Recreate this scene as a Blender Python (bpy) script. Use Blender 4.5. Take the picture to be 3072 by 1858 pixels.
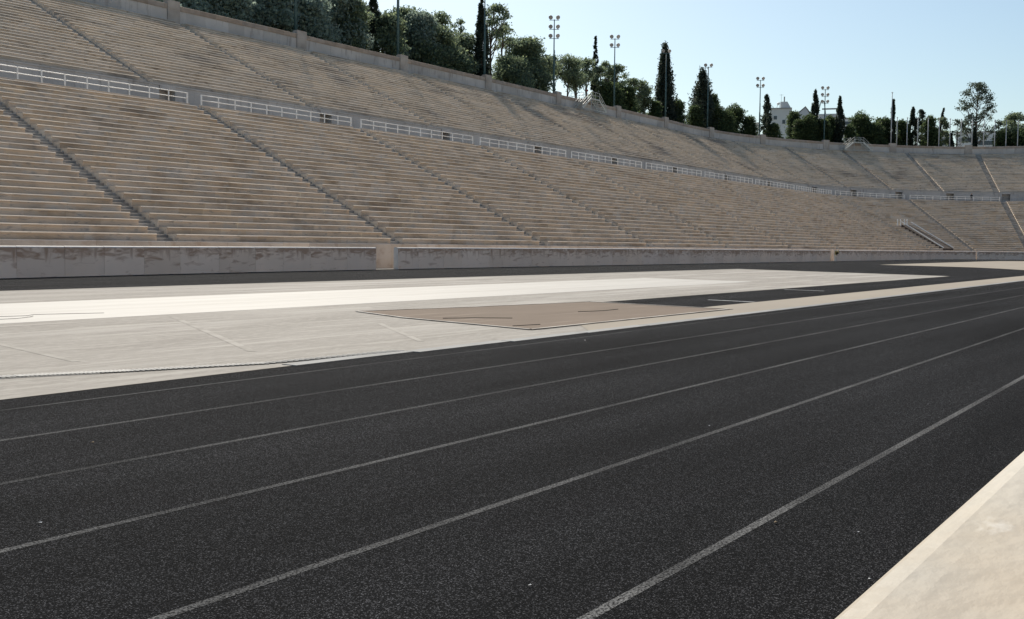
import bpy, math, random
import numpy as np
from mathutils import Vector, Matrix
random.seed(7); rng = np.random.default_rng(7)
S = bpy.context.scene
for o in list(bpy.data.objects): bpy.data.objects.remove(o)

# ------------------------------------------------------------------ camera
F_PX, YAW, PITCH, ROLL, HC = 3213.13, .5998, .05841, .00965, 1.31434
cf = np.array([math.cos(YAW)*math.cos(PITCH), math.sin(YAW)*math.cos(PITCH), -math.sin(PITCH)])
cr = np.array([math.sin(YAW), -math.cos(YAW), 0.]); cu = np.cross(cr, cf)
_c, _s = math.cos(ROLL), math.sin(ROLL)
cr, cu = _c*cr+_s*cu, -_s*cr+_c*cu
cam_d = bpy.data.cameras.new('camera'); cam = bpy.data.objects.new('camera', cam_d)
S.collection.objects.link(cam); S.camera = cam
cam.matrix_world = Matrix([[cr[0], cu[0], -cf[0], 0], [cr[1], cu[1], -cf[1], 0], [cr[2], cu[2], -cf[2], HC], [0, 0, 0, 1]])
cam_d.sensor_width = 36; cam_d.lens = 36*F_PX/3072
cam_d.clip_start = 0.02; cam_d.clip_end = 12000
S.render.resolution_x, S.render.resolution_y = 1024, 619

# ------------------------------------------------------------------ light
SUN_EL, SUN_AZ = math.radians(42), math.radians(40)      # azimuth from +Y towards +X
w = bpy.data.worlds.new('World'); S.world = w; w.use_nodes = True
nt = w.node_tree; bg = nt.nodes['Background']
sky = nt.nodes.new('ShaderNodeTexSky'); sky.sky_type = 'NISHITA'; sky.sun_disc = False
sky.sun_elevation = SUN_EL; sky.sun_rotation = SUN_AZ
sky.air_density = 1.0; sky.dust_density = 1.3; sky.ozone_density = 0.6
tint = nt.nodes.new('ShaderNodeMix'); tint.data_type = 'RGBA'; tint.blend_type = 'MULTIPLY'; tint.inputs[0].default_value = 1
tint.inputs[7].default_value = (.91, 1, 1, 1)
nt.links.new(sky.outputs[0], tint.inputs[6]); nt.links.new(tint.outputs[2], bg.inputs[0]); bg.inputs[1].default_value = 0.068
sd = bpy.data.lights.new('sun', 'SUN'); sd.energy = 3.2; sd.angle = math.radians(.5); sd.color = (1, .93, .82)
sun = bpy.data.objects.new('sun', sd); S.collection.objects.link(sun)
sv = Vector((math.sin(SUN_AZ)*math.cos(SUN_EL), math.cos(SUN_AZ)*math.cos(SUN_EL), math.sin(SUN_EL)))
sun.rotation_euler = sv.to_track_quat('Z', 'Y').to_euler()
S.view_settings.view_transform = 'Standard'; S.view_settings.look = 'None'
S.view_settings.exposure = 0.78; S.view_settings.gamma = 1

# ------------------------------------------------------------------ helpers
COL = S.collection
def tag(o, label=None, cat=None, group=None, kind=None):
    if label: o['label'] = label
    if cat: o['category'] = cat
    if group: o['group'] = group
    if kind: o['kind'] = kind
    return o
def thing(name, label, cat, loc=(0, 0, 0), group=None, rz=0):
    o = bpy.data.objects.new(name, None); COL.objects.link(o)
    o.location = loc; o.rotation_euler = (0, 0, rz); o.empty_display_size = .2
    bpy.context.view_layer.update() if False else None
    return tag(o, label, cat, group)
class MB:
    """collects polygons; build() links them as one mesh object"""
    def __init__(s): s.v = []; s.f = []; s.m = []
    def poly(s, pts, m=0):
        i = len(s.v); s.v += [tuple(p) for p in pts]; s.f.append(tuple(range(i, i+len(pts)))); s.m.append(m)
    def mesh(s, vs, fs, m=0):
        i = len(s.v); s.v += [tuple(p) for p in vs]
        for k, f in enumerate(fs):
            s.f.append(tuple(i+j for j in f)); s.m.append(m if isinstance(m, int) else m[k])
    def box(s, a, b, m=0, M=None):
        x0, y0, z0 = a; x1, y1, z1 = b
        vs = [(x0, y0, z0), (x1, y0, z0), (x1, y1, z0), (x0, y1, z0), (x0, y0, z1), (x1, y0, z1), (x1, y1, z1), (x0, y1, z1)]
        if M is not None: vs = [tuple(M @ Vector(p)) for p in vs]
        s.mesh(vs, [(0, 3, 2, 1), (4, 5, 6, 7), (0, 1, 5, 4), (1, 2, 6, 5), (2, 3, 7, 6), (3, 0, 4, 7)], m)
    def beam(s, p, q, w, h=None, m=0):
        """rectangular bar from p to q"""
        h = h or w; p, q = Vector(p), Vector(q); d = (q-p); L = d.length; d.normalize()
        up = Vector((0, 0, 1)) if abs(d.z) < .95 else Vector((1, 0, 0))
        a = d.cross(up).normalized(); b = a.cross(d).normalized()
        vs = []
        for c in (p, q):
            for sa, sb in ((-1, -1), (1, -1), (1, 1), (-1, 1)): vs.append(c+a*sa*w/2+b*sb*h/2)
        s.mesh(vs, [(0, 1, 2, 3), (7, 6, 5, 4), (0, 4, 5, 1), (1, 5, 6, 2), (2, 6, 7, 3), (3, 7, 4, 0)], m)
    def tube(s, pts, rad, n=8, m=0):
        pts = [Vector(p) for p in pts]; rr = rad if isinstance(rad, (list, tuple)) else [rad]*len(pts)
        vs = []; fs = []
        for i, p in enumerate(pts):
            d = (pts[min(i+1, len(pts)-1)]-pts[max(i-1, 0)]).normalized()
            up = Vector((0, 1, 0)) if abs(d.y) < .9 else Vector((1, 0, 0))
            a = d.cross(up).normalized(); b = d.cross(a)
            for k in range(n):
                t = 2*math.pi*k/n; vs.append(p+(a*math.cos(t)+b*math.sin(t))*rr[i])
        for i in range(len(pts)-1):
            for k in range(n): fs.append((i*n+k, i*n+(k+1) % n, (i+1)*n+(k+1) % n, (i+1)*n+k))
        fs.append(tuple(range(n))[::-1]); fs.append(tuple((len(pts)-1)*n+k for k in range(n)))
        s.mesh(vs, fs, m)
    def build(s, name, mats, parent=None, smooth=False):
        me = bpy.data.meshes.new(name); me.from_pydata(s.v, [], s.f); me.validate()
        mats = mats if isinstance(mats, (list, tuple)) else [mats]
        for m in mats: me.materials.append(m)
        if len(mats) > 1 and len(me.polygons) == len(s.m): me.polygons.foreach_set('material_index', s.m)
        if smooth: me.polygons.foreach_set('use_smooth', [True]*len(me.polygons))
        me.update()
        o = bpy.data.objects.new(name, me); COL.objects.link(o)
        if parent:
            o.parent = parent
            o.matrix_parent_inverse = Matrix.Identity(4)
        return o
def local(parent, mb):
    """shift world-space vertices into the parent's frame"""
    if parent:
        M = (Matrix.Translation(parent.location) @ parent.rotation_euler.to_matrix().to_4x4()).inverted()
        mb.v = [tuple(M @ Vector(p)) for p in mb.v]
    return mb

# -------------------------------------------------- materials
def N(nt, t, **k):
    n = nt.nodes.new(t)
    for a, b in k.items(): setattr(n, a, b)
    return n
def mat(name, base, var=None, scale=1.0, rough=.85, bump=0, bscale=None, stretch=(1, 1, 1), island=0, extra=None,
        spec=.3, detail=6, metal=0, lo=.3, hi=.7):
    """base colour, optional second colour mixed by noise, optional random tone for each slab"""
    m = bpy.data.materials.new(name); m.use_nodes = True; nt = m.node_tree; L = nt.links
    b = nt.nodes['Principled BSDF']; b.inputs['Roughness'].default_value = rough
    b.inputs['Specular IOR Level'].default_value = spec; b.inputs['Metallic'].default_value = metal
    b.inputs['Base Color'].default_value = (*base, 1)
    tc = N(nt, 'ShaderNodeTexCoord'); mp = N(nt, 'ShaderNodeMapping'); mp.inputs['Scale'].default_value = stretch
    L.new(tc.outputs['Object'], mp.inputs['Vector'])
    col = None
    def rgb(c):
        n = N(nt, 'ShaderNodeRGB'); n.outputs[0].default_value = (*c, 1); return n.outputs[0]
    col = rgb(base)
    def mixc(fac, a, c, blend='MIX'):
        n = N(nt, 'ShaderNodeMix', data_type='RGBA', blend_type=blend)
        if isinstance(fac, float): n.inputs[0].default_value = fac
        else: L.new(fac, n.inputs[0])
        L.new(a, n.inputs[6]); L.new(c, n.inputs[7]); return n.outputs[2]
    def noise(sc, vec=None, d=detail, lo=lo, hi=hi, dist=0):
        n = N(nt, 'ShaderNodeTexNoise'); n.inputs['Scale'].default_value = sc; n.inputs['Detail'].default_value = d
        n.inputs['Distortion'].default_value = dist
        L.new(vec or mp.outputs[0], n.inputs['Vector'])
        r = N(nt, 'ShaderNodeMapRange'); r.inputs[1].default_value = lo; r.inputs[2].default_value = hi
        L.new(n.outputs['Fac'], r.inputs[0]); return r.outputs[0]
    if var: col = mixc(noise(scale), col, rgb(var))
    if extra:
        for (c, sc, st, l, h, amt) in extra:
            mp2 = N(nt, 'ShaderNodeMapping'); mp2.inputs['Scale'].default_value = st; mp2.inputs['Location'].default_value = (sc*3.1, 1.7, .3)
            L.new(tc.outputs['Object'], mp2.inputs['Vector'])
            f = noise(sc, mp2.outputs[0], lo=l, hi=h)
            mu = N(nt, 'ShaderNodeMath', operation='MULTIPLY'); L.new(f, mu.inputs[0]); mu.inputs[1].default_value = amt
            col = mixc(mu.outputs[0], col, rgb(c))
    if island:
        g = N(nt, 'ShaderNodeNewGeometry')
        h = N(nt, 'ShaderNodeHueSaturation'); h.inputs['Color'].default_value = (1, 1, 1, 1)
        r1 = N(nt, 'ShaderNodeMapRange'); L.new(g.outputs['Random Per Island'], r1.inputs[0])
        r1.inputs[3].default_value = 1-island; r1.inputs[4].default_value = 1+island*.7
        L.new(r1.outputs[0], h.inputs['Value'])
        wn = N(nt, 'ShaderNodeTexWhiteNoise', noise_dimensions='1D'); L.new(g.outputs['Random Per Island'], wn.inputs['W'])
        r2 = N(nt, 'ShaderNodeMapRange'); L.new(wn.outputs['Value'], r2.inputs[0])
        r2.inputs[3].default_value = 1-island*1.4; r2.inputs[4].default_value = 1+island
        L.new(r2.outputs[0], h.inputs['Saturation']); L.new(col, h.inputs['Color']); col = h.outputs[0]
    L.new(col, b.inputs['Base Color'])
    if bump:
        n = N(nt, 'ShaderNodeTexNoise'); n.inputs['Scale'].default_value = bscale or scale*4; n.inputs['Detail'].default_value = 5
        L.new(mp.outputs[0], n.inputs['Vector'])
        bp = N(nt, 'ShaderNodeBump'); bp.inputs['Strength'].default_value = bump; bp.inputs['Distance'].default_value = .02
        L.new(n.outputs['Fac'], bp.inputs['Height']); L.new(bp.outputs[0], b.inputs['Normal'])
    return m
M = {}
M['riser'] = mat('weathered_marble', (.62, .505, .39), (.51, .41, .31), .55, .9, .25, 18, (1, 1, 1), .13,
                 extra=[((.21, .155, .11), .33, (1, .6, 2.6), .52, .70, .6), ((.50, .47, .43), .8, (1, 1, 1), .52, .66, .75), ((.25, .235, .225), 2.3, (1, 1, 3), .57, .68, .6)])
M['sunlit_lip'] = mat('sunlit_edge_marble', (.70, .60, .48), (.62, .52, .41), .7, .85, .2, 20, (1, 1, 1), .08,  # clean nosings, made paler so the colour carries sun on the edges
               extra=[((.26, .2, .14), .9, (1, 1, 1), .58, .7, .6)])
M['riser_up'] = mat('weathered_marble_upper', (.59, .50, .405), (.48, .405, .325), .45, .9, .25, 18, (1, 1, 1), .13,
                 extra=[((.13, .125, .125), .13, (1, 1, 1.0), .52, .68, .75), ((.46, .44, .41), .8, (1, 1, 1), .54, .7, .6), ((.17, .13, .10), 1.7, (1, 1, 3), .57, .68, .6)])
M['step'] = mat('stair_marble', (.42, .395, .36), (.20, .19, .18), 1.5, .85, .2, 20, island=.14)
M['podium'] = mat('podium_marble', (.62, .555, .48), (.50, .435, .37), .8, .85, .2, 14, island=.14,
                  extra=[((.40, .29, .21), 1.6, (1, 1, 1.5), .55, .68, .5)])
M['wallgrey'] = mat('grey_retaining_stone', (.50, .47, .44), (.40, .375, .35), .5, .9, .25, 10, island=.12,
                    extra=[((.22, .19, .17), 1.1, (2.2, 2.2, .5), .56, .7, .55)])
M['coping'] = mat('brown_coping_stone', (.38, .315, .26), (.27, .22, .18), 1.3, .92, .4, 8, island=.15)
M['pillar'] = mat('pillar_stone', (.43, .39, .35), (.31, .275, .24), 1.0, .92, .3, 9)
M['parapet'] = mat('parapet_marble', (.60, .59, .575), (.48, .47, .46), .6, .7, .12, 20, island=.07)
M['parapet_top'] = mat('parapet_cap_marble', (.80, .77, .71), (.66, .62, .56), 3, .6, .1, 30)
M['near_marble'] = mat('cream_marble', (.43, .375, .29), (.50, .45, .375), 5, .5, .12, 45, (1, 1.6, 1), spec=.4,
                       extra=[((.37, .33, .27), 4, (.6, 3, 1), .52, .62, .7), ((.7, .67, .61), 14, (1, 2, 1), .62, .68, .8), ((.47, .35, .22), 7, (1, 1, 1), .56, .7, .35)])
M['white'] = mat('white_paint', (.78, .79, .78), (.62, .63, .62), 6, .5)
M['railpaint'] = mat('railing_paint', (.86, .86, .84), (.72, .70, .66), 3, .5)
M['green_pole'] = mat('green_painted_steel', (.07, .13, .13), (.05, .09, .09), 3, .5)
M['pole_grey'] = mat('grey_steel', (.50, .51, .52), (.40, .41, .42), 2, .45)
M['lamp'] = mat('lamp_housing', (.32, .30, .29), (.2, .19, .18), 5, .4)
M['glass'] = mat('lamp_glass', (.40, .38, .37), None, 1, .15, spec=.6)
M['steel'] = mat('galvanised_steel', (.52, .54, .52), (.36, .38, .36), 4, .5)
M['bark'] = mat('bark', (.13, .10, .08), (.07, .055, .045), 6, .95, .5, 20, (1, 1, .3))
M['earth'] = mat('dry_earth', (.22, .19, .14), (.14, .14, .09), .15, .95, .3, 3)
M['render_wall'] = mat('white_render', (.72, .71, .70), (.62, .61, .60), .2, .9)
M['window'] = mat('window_glass', (.06, .07, .08), None, 1, .2, spec=.6)
M['roof'] = mat('flat_roof', (.45, .42, .40), (.35, .33, .31), .5, .9)
M['skin'] = mat('skin', (.45, .28, .2)); M['dark_cloth'] = mat('dark_cloth', (.02, .02, .025), (.035, .035, .04), 20)
M['red_cloth'] = mat('red_cloth', (.30, .035, .05), (.2, .02, .03), 20); M['hair'] = mat('hair', (.015, .012, .01))
M['paper'] = mat('paper', (.8, .8, .78)); M['leaf_dry'] = mat('dry_leaf', (.35, .27, .17))
M['red_sign'] = mat('red_sign_paint', (.30, .04, .04), None, 1, .5)

def foliage_mat(name, a, b, c):
    m = bpy.data.materials.new(name); m.use_nodes = True; nt = m.node_tree; L = nt.links
    p = nt.nodes['Principled BSDF']; out = nt.nodes['Material Output']
    p.inputs['Roughness'].default_value = .65; p.inputs['Specular IOR Level'].default_value = .25
    g = N(nt, 'ShaderNodeNewGeometry'); tc = N(nt, 'ShaderNodeTexCoord')
    n = N(nt, 'ShaderNodeTexNoise'); n.inputs['Scale'].default_value = .45; L.new(tc.outputs['Object'], n.inputs['Vector'])
    r = N(nt, 'ShaderNodeValToRGB'); r.color_ramp.elements[0].color = (*a, 1); r.color_ramp.elements[1].color = (*c, 1)
    r.color_ramp.elements[0].position = .25; r.color_ramp.elements[1].position = .8
    e = r.color_ramp.elements.new(.5); e.color = (*b, 1)
    ad = N(nt, 'ShaderNodeMath', operation='ADD'); mu = N(nt, 'ShaderNodeMath', operation='MULTIPLY')
    mu.inputs[1].default_value = .5; L.new(g.outputs['Random Per Island'], mu.inputs[0])
    L.new(mu.outputs[0], ad.inputs[0])
    mu2 = N(nt, 'ShaderNodeMath', operation='MULTIPLY'); mu2.inputs[1].default_value = .5; L.new(n.outputs['Fac'], mu2.inputs[0])
    L.new(mu2.outputs[0], ad.inputs[1]); L.new(ad.outputs[0], r.inputs[0])
    L.new(r.outputs[0], p.inputs['Base Color'])
    t = N(nt, 'ShaderNodeBsdfTranslucent'); L.new(r.outputs[0], t.inputs[0])
    mx = N(nt, 'ShaderNodeMixShader'); mx.inputs[0].default_value = .6
    L.new(p.outputs[0], mx.inputs[1]); L.new(t.outputs[0], mx.inputs[2]); L.new(mx.outputs[0], out.inputs[0])
    return m
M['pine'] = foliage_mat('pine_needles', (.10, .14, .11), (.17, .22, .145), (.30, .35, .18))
M['pine_veiled'] = foliage_mat('veiled_pine_needles', (.20, .26, .24), (.28, .35, .29), (.38, .45, .33))  # Aleppo pine, paled further to put lens veil into the colour
M['cypress'] = foliage_mat('cypress_foliage', (.035, .05, .045), (.055, .075, .055), (.08, .095, .065))
M['bush'] = foliage_mat('broadleaf_foliage', (.04, .065, .035), (.075, .11, .05), (.16, .20, .08))
M['euca'] = foliage_mat('eucalyptus_leaves', (.055, .075, .06), (.09, .115, .085), (.13, .16, .115))
M['dryweed'] = foliage_mat('dry_weeds', (.12, .10, .05), (.2, .17, .08), (.3, .25, .13))

# track surface: black granules with pale specks
def granule_mat(name, lines=False):
    m = bpy.data.materials.new(name); m.use_nodes = True; nt = m.node_tree; L = nt.links
    b = nt.nodes['Principled BSDF']; b.inputs['Roughness'].default_value = 1; b.inputs['Specular IOR Level'].default_value = .05
    tc = N(nt, 'ShaderNodeTexCoord')
    v = N(nt, 'ShaderNodeTexVoronoi'); v.inputs['Scale'].default_value = 210; L.new(tc.outputs['Object'], v.inputs['Vector'])
    sp = N(nt, 'ShaderNodeSeparateColor'); L.new(v.outputs['Color'], sp.inputs[0])
    r = N(nt, 'ShaderNodeValToRGB'); cr_ = r.color_ramp; cr_.interpolation = 'LINEAR'
    cr_.elements[0].color = (.0026, .0028, .0034, 1); cr_.elements[0].position = 0.15
    cr_.elements[1].color = (.082, .083, .089, 1); cr_.elements[1].position = 1
    e = cr_.elements.new(.8); e.color = (.0098, .0100, .0108, 1)
    L.new(sp.outputs[0], r.inputs[0])
    n = N(nt, 'ShaderNodeTexNoise'); n.inputs['Scale'].default_value = .5; n.inputs['Detail'].default_value = 4
    mp = N(nt, 'ShaderNodeMapping'); mp.inputs['Scale'].default_value = (.25, 2.2, 1)
    L.new(tc.outputs['Object'], mp.inputs[0]); L.new(mp.outputs[0], n.inputs['Vector'])
    rr = N(nt, 'ShaderNodeMapRange'); rr.inputs[1].default_value = .3; rr.inputs[2].default_value = .7; rr.inputs[3].default_value = .7; rr.inputs[4].default_value = 1.6
    L.new(n.outputs['Fac'], rr.inputs[0])
    mu = N(nt, 'ShaderNodeVectorMath', operation='SCALE'); L.new(r.outputs[0], mu.inputs[0]); L.new(rr.outputs[0], mu.inputs['Scale'])
    col = mu.outputs[0]
    if lines:
        n2 = N(nt, 'ShaderNodeTexNoise'); n2.inputs['Scale'].default_value = 90; n2.inputs['Detail'].default_value = 3
        L.new(tc.outputs['Object'], n2.inputs['Vector'])
        r2 = N(nt, 'ShaderNodeMapRange'); r2.inputs[1].default_value = .38; r2.inputs[2].default_value = .6
        L.new(n2.outputs['Fac'], r2.inputs[0])
        n3 = N(nt, 'ShaderNodeTexNoise'); n3.inputs['Scale'].default_value = .7; L.new(tc.outputs['Object'], n3.inputs['Vector'])
        r3 = N(nt, 'ShaderNodeMapRange'); r3.inputs[1].default_value = .35; r3.inputs[2].default_value = .6; r3.inputs[3].default_value = .45; r3.inputs[4].default_value = 1
        L.new(n3.outputs['Fac'], r3.inputs[0])
        m3 = N(nt, 'ShaderNodeMath', operation='MULTIPLY'); L.new(r2.outputs[0], m3.inputs[0]); L.new(r3.outputs[0], m3.inputs[1])
        mx = N(nt, 'ShaderNodeMix', data_type='RGBA'); L.new(m3.outputs[0], mx.inputs[0]); L.new(col, mx.inputs[6]); mx.inputs[7].default_value = (lines, lines, lines*.99, 1)
        col = mx.outputs[2]
    L.new(col, b.inputs['Base Color'])
    bp = N(nt, 'ShaderNodeBump'); bp.inputs['Strength'].default_value = .7; bp.inputs['Distance'].default_value = .006
    L.new(v.outputs['Distance'], bp.inputs['Height']); L.new(bp.outputs[0], b.inputs['Normal'])
    return m
M['track'] = granule_mat('black_rubber_track'); M['line'] = granule_mat('worn_lane_paint', .20); M['line_faint'] = granule_mat('faded_lane_paint', .135); M['line_mid'] = granule_mat('dusty_lane_paint', .16)
M['concrete'] = mat('pale_concrete', (.29, .268, .238), (.225, .206, .18), .8, .9, .3, 30, (.3, 1.2, 1),
                    extra=[((.40, .375, .34), .35, (.25, 2.2, 1), .52, .66, .8), ((.38, .355, .315), 2.5, (.12, 2, 1), .54, .66, .7), ((.19, .17, .15), 1.1, (.4, 1.5, 1), .56, .70, .6), ((.35, .325, .29), 14, (.4, 1, 1), .5, .62, .5), ((.17, .155, .135), 34, (.6, 1, 1), .6, .7, .5)])
M['whiteband'] = mat('white_marble_paving', (.43, .412, .378), (.37, .35, .32), .5, .7, .1, 12, (.25, 2, 1),
                     extra=[((.33, .305, .275), .9, (.12, 2.4, 1), .54, .66, .7), ((.30, .275, .245), 5, (.15, 2, 1), .58, .68, .6)])
M['paleline'] = mat('pale_floor_line', (.345, .32, .285), (.27, .25, .22), 1.6, .9, lo=.42, hi=.58)
M['board'] = mat('weathered_board', (.60, .56, .50), (.24, .21, .18), 1.4, .8)
M['tan'] = mat('tan_screed', (.31, .27, .215), (.265, .23, .185), .5, .9, .15, 10, (.3, 1, 1))
M['sand'] = mat('damp_sand', (.175, .132, .098), (.138, .102, .074), .9, .95, .3, 14, (.35, 1, 1), extra=[((.23, .18, .138), 1.8, (.2, 1.5, 1), .57, .67, .6)])
M['kerb'] = mat('grey_kerb_stone', (.27, .27, .265), (.20, .20, .195), 1.2, .8, .1, 12, island=.12)
M['black'] = mat('black_gap', (.01, .01, .011))
M['grate'] = mat('grate_steel', (.42, .41, .38), (.3, .29, .27), 8, .5)

# ------------------------------------------------------------------ geometry of the place
XC, YC = 172.0, 21.0            # centre of the rounded end
R0 = 20.2                       # podium front: radius in the rounded end, Y = YC + R0 on the straight
def P(u, d, z=0):
    R = R0+d
    if u <= XC: return (u, YC+R, z)
    a = math.radians(90-(u-XC)); k = 1-.055*min(1, (u-XC)/65.)
    return (XC+R*math.cos(a), YC+R*math.sin(a), z*k if z > 1.5 else z)
def du(u, d, m):                # metres along the curve -> parameter
    return m if u <= XC else math.degrees(m/(R0+d))
def frame(u):
    if u <= XC: return Vector((1, 0, 0)), Vector((0, 1, 0))
    a = math.radians(90-(u-XC)); return Vector((math.sin(a), -math.cos(a), 0)), Vector((math.cos(a), math.sin(a), 0))
def ray(px, py): return cf*F_PX+cr*(px-1536)+cu*(929-py)
def hit(px, py, d):
    """point where the sight line through (px,py) meets the vertical sheet at offset d, and its parameter u"""
    r = ray(px, py); R = R0+d
    t = (YC+R)/r[1]; p = np.array([0, 0, HC])+r*t
    if p[0] <= XC: return Vector(p), p[0]
    a = r[0]**2+r[1]**2; b = -2*(r[0]*XC+r[1]*YC); c = XC**2+YC**2-R*R
    t = (-b+math.sqrt(b*b-4*a*c))/(2*a); p = np.array([0, 0, HC])+r*t
    return Vector(p), XC+90-math.degrees(math.atan2(p[1]-YC, p[0]-XC))
DIA_Z = 10.69; ROW = .343; TR = 18/27; Z0 = 1.43; D1 = .85
D_DIA = D1+27*TR                 # 18.85 front of the walkway
D_UP = 24.4; Z_UP = 12.85; D_WALL = D_UP+26*TR; Z_WALL = Z_UP+26*ROW   # 41.65, 21.7
UEND = XC+178; ZT0 = Z_WALL+1.62

# ------------------------------------------------------------------ ground, track, paving (structures)
def sheet(name, pts, z, m, parent=None):
    mb = MB(); mb.poly([(x, y, z) for x, y in pts]); o = mb.build(name, m, parent); return o if parent else tag(o, kind='structure')
sheet('ground', [(-6000, -6000), (6000, -6000), (6000, 6000), (-6000, 6000)], -.05, M['earth'])
outer = [(-60, -3)]+[(XC, -3)]+[(XC+24*math.sin(a), YC-24*math.cos(a)) for a in np.linspace(0, math.pi, 40)]+[(-60, 45)]
trk = sheet('running_track', outer, 0, M['track'])
# lane lines: long ovals open to the left
IX, IY = 157.0, 18.2
def oval(r0, r1, x0=-40, x1=None, z=.0012, a1=math.pi):
    mb = MB(); pts = [(x0 if x1 is None else x0, None)]
    A = [(x, IY-1, 0) for x in np.linspace(x0, IX, 60)]
    def ring(r):
        L = [(x, IY-r) for x in np.linspace(x0, IX, 50)]
        L += [(IX+r*math.sin(a), IY-r*math.cos(a)) for a in np.linspace(0, a1, 50)[1:]]
        if a1 >= math.pi: L += [(x, IY+r) for x in np.linspace(IX, x0, 50)[1:]]
        return L
    a, b = ring(r0), ring(r1)
    for i in range(len(a)-1):
        mb.poly([(*a[i], z), (*a[i+1], z), (*b[i+1], z), (*b[i], z)][::-1])
    return mb
for k, y in enumerate([7.98, 6.76, 5.54, 4.32, 3.10, 1.88]):
    wv = .05 if k else .035
    r = IY-y; mb = oval(r-wv/2, r+wv/2)
    # outer lanes stop before the far parapet on the left
    mb.build('lane_line', M[['line_mid', 'line_faint', 'line_faint', 'line_mid', 'line_mid', 'line'][k]], trk)
# infield slab
inf = [(-60, 8.62), (67.2-.35, 8.62)]
sheet('paved_infield', [(-60, 8.5), (21.9, 8.5), (22.3, 12.8), (59.2, 12.75), (66.9, 27.7), (-60, 27.2)], .004, M['concrete'])
sheet('white_paving', [(-60, 16.4), (41.2, 16.4), (42.2, 21.8), (-60, 21.6)], .0068, M['whiteband'])
rE = IY-8.3
sheet('tan_strip', [(14.5, 8.45), (IX, 8.3), (IX, 9.95), (21.9, 9.95), (15.5, 9.2)], .010, M['tan'])
arc = [(IX+rE*math.sin(a), IY-rE*math.cos(a)) for a in np.linspace(0, math.pi, 40)]
sheet('tan_area', [(77.5, 9.9), (84.0, 13.0), (89.2, 15.6), (93.3, 18.3), (96.0, 21.6), (97.6, 24.6), (99.6, 27.6), (112, 27.9), (127, 28.1)][::-1]+[(IX-.0, 9.9)]+arc[::1], .008, M['tan'])
# thin pale lines on the infield
lines = MB()
def strip(mb, a, b, wd, z):
    d = Vector((b[0]-a[0], b[1]-a[1], 0)).normalized(); n = Vector((-d.y, d.x, 0))*wd/2
    mb.poly([(a[0]-n.x, a[1]-n.y, z), (b[0]-n.x, b[1]-n.y, z), (b[0]+n.x, b[1]+n.y, z), (a[0]+n.x, a[1]+n.y, z)])
for a, b, wd in [((34, 24.6), (60.5, 24.6), .22), ((34, 24.6), (38.5, 23.2), .2), ((44, 20.0), (56.5, 17.2), .35), ((44, 24.0), (58, 20.2), .25),
                 ((46, 18.5), (52, 15), .2), ((7.0, 10.6), (8.3, 16.2), .10), ((9.0, 10.0), (12.6, 16.2), .11), 
                 ((11.4, 9.3), (13.6, 12.0), .09), ((17.0, 15.2), (30, 15.2), .10), ((23, 14.2), (26.5, 14.1), .12), ((-10, 27.05), (66, 27.45), .14)]:
    strip(lines, a, b, wd, .0065)
tag(lines.build('floor_markings', M['paleline']), kind='structure')
# white bar lines on the dark runway
rw = MB()
for a, b, wd in [((25.4, 11.3), (25.2, 9.98), .09), ((33.9, 12.4), (33.6, 11.0), .08), ((79, 12.2), (81, 9.99), .10)]: strip(rw, a, b, wd, .014)
rw.build('start_line', M['white'], trk)
# cable trail lying on the white paving
t = MB(); pts = [(9.7, 17.55), (10.3, 17.85), (10.75, 17.72), (11.0, 17.95), (11.55, 17.7), (12.1, 17.45)]
t.tube([(x, y, .018) for x, y in pts], .004, 5); t.tube([(9.7, 17.22, .018), (10.25, 17.2, .018), (10.6, 17.4, .018), (10.8, 17.62, .018)], .004, 5)
tag(t.build('cable', M['black']), 'thin black cable zigzagging over the white paving at the left edge', 'cable')
# kerb between infield and track
kb = MB(); x = 8.2; 
while x < IX:
    L = 2.0; y = 8.33+.22*math.exp(-(x-8)/4)
    kb.box((x+.012, y-.10, 0), (x+L-.012, y+.12, .012)); x += L
tag(kb.build('kerb', M['kerb']), kind='structure')
# drain grate
g = thing('drain_grate', 'long slotted steel drain grate curving along the inner edge of the track, front left', 'drain grate', (6.5, 9.5, 0))
gp = [Vector((3.2, 10.35, 0)), Vector((4.6, 10.15, 0)), Vector((5.85, 9.84, 0)), Vector((6.8, 9.38, 0)), Vector((8.15, 8.86, 0)), Vector((10.2, 8.66, 0))]
def gpt(s):
    s *= len(gp)-1; i = min(int(s), len(gp)-2); f = s-i; return gp[i].lerp(gp[i+1], f), (gp[i+1]-gp[i]).normalized()
pan = MB(); sl = MB(); fr = MB()
for i in range(24):
    (a, d), (b, e) = gpt(i/24), gpt((i+1)/24)
    n = Vector((-d.y, d.x, 0)); n2 = Vector((-e.y, e.x, 0))
    pan.poly([a-n*.09+Vector((0, 0, .008)), b-n2*.09+Vector((0, 0, .008)), b+n2*.09+Vector((0, 0, .008)), a+n*.09+Vector((0, 0, .008))])
    for sgn in (-1, 1): i < 13 and fr.beam(a+n*sgn*.098+Vector((0, 0, .007)), b+n2*sgn*.098+Vector((0, 0, .007)), .012, .008)
for i in range(130):
    a, d = gpt((i+.5)/130); n = Vector((-d.y, d.x, 0))
    if 48 <= i: n = (n+d*-.5).normalized()
    sl.beam(a-n*.09+Vector((0, 0, .014)), a+n*.09+Vector((0, 0, .014)), .024, .008)
for nm, b_, mm in (('drain_pan', pan, 'black'), ('frame', fr, 'grate'), ('slats', sl, 'grate')): local(g, b_).build(nm, M[mm], g)
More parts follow.
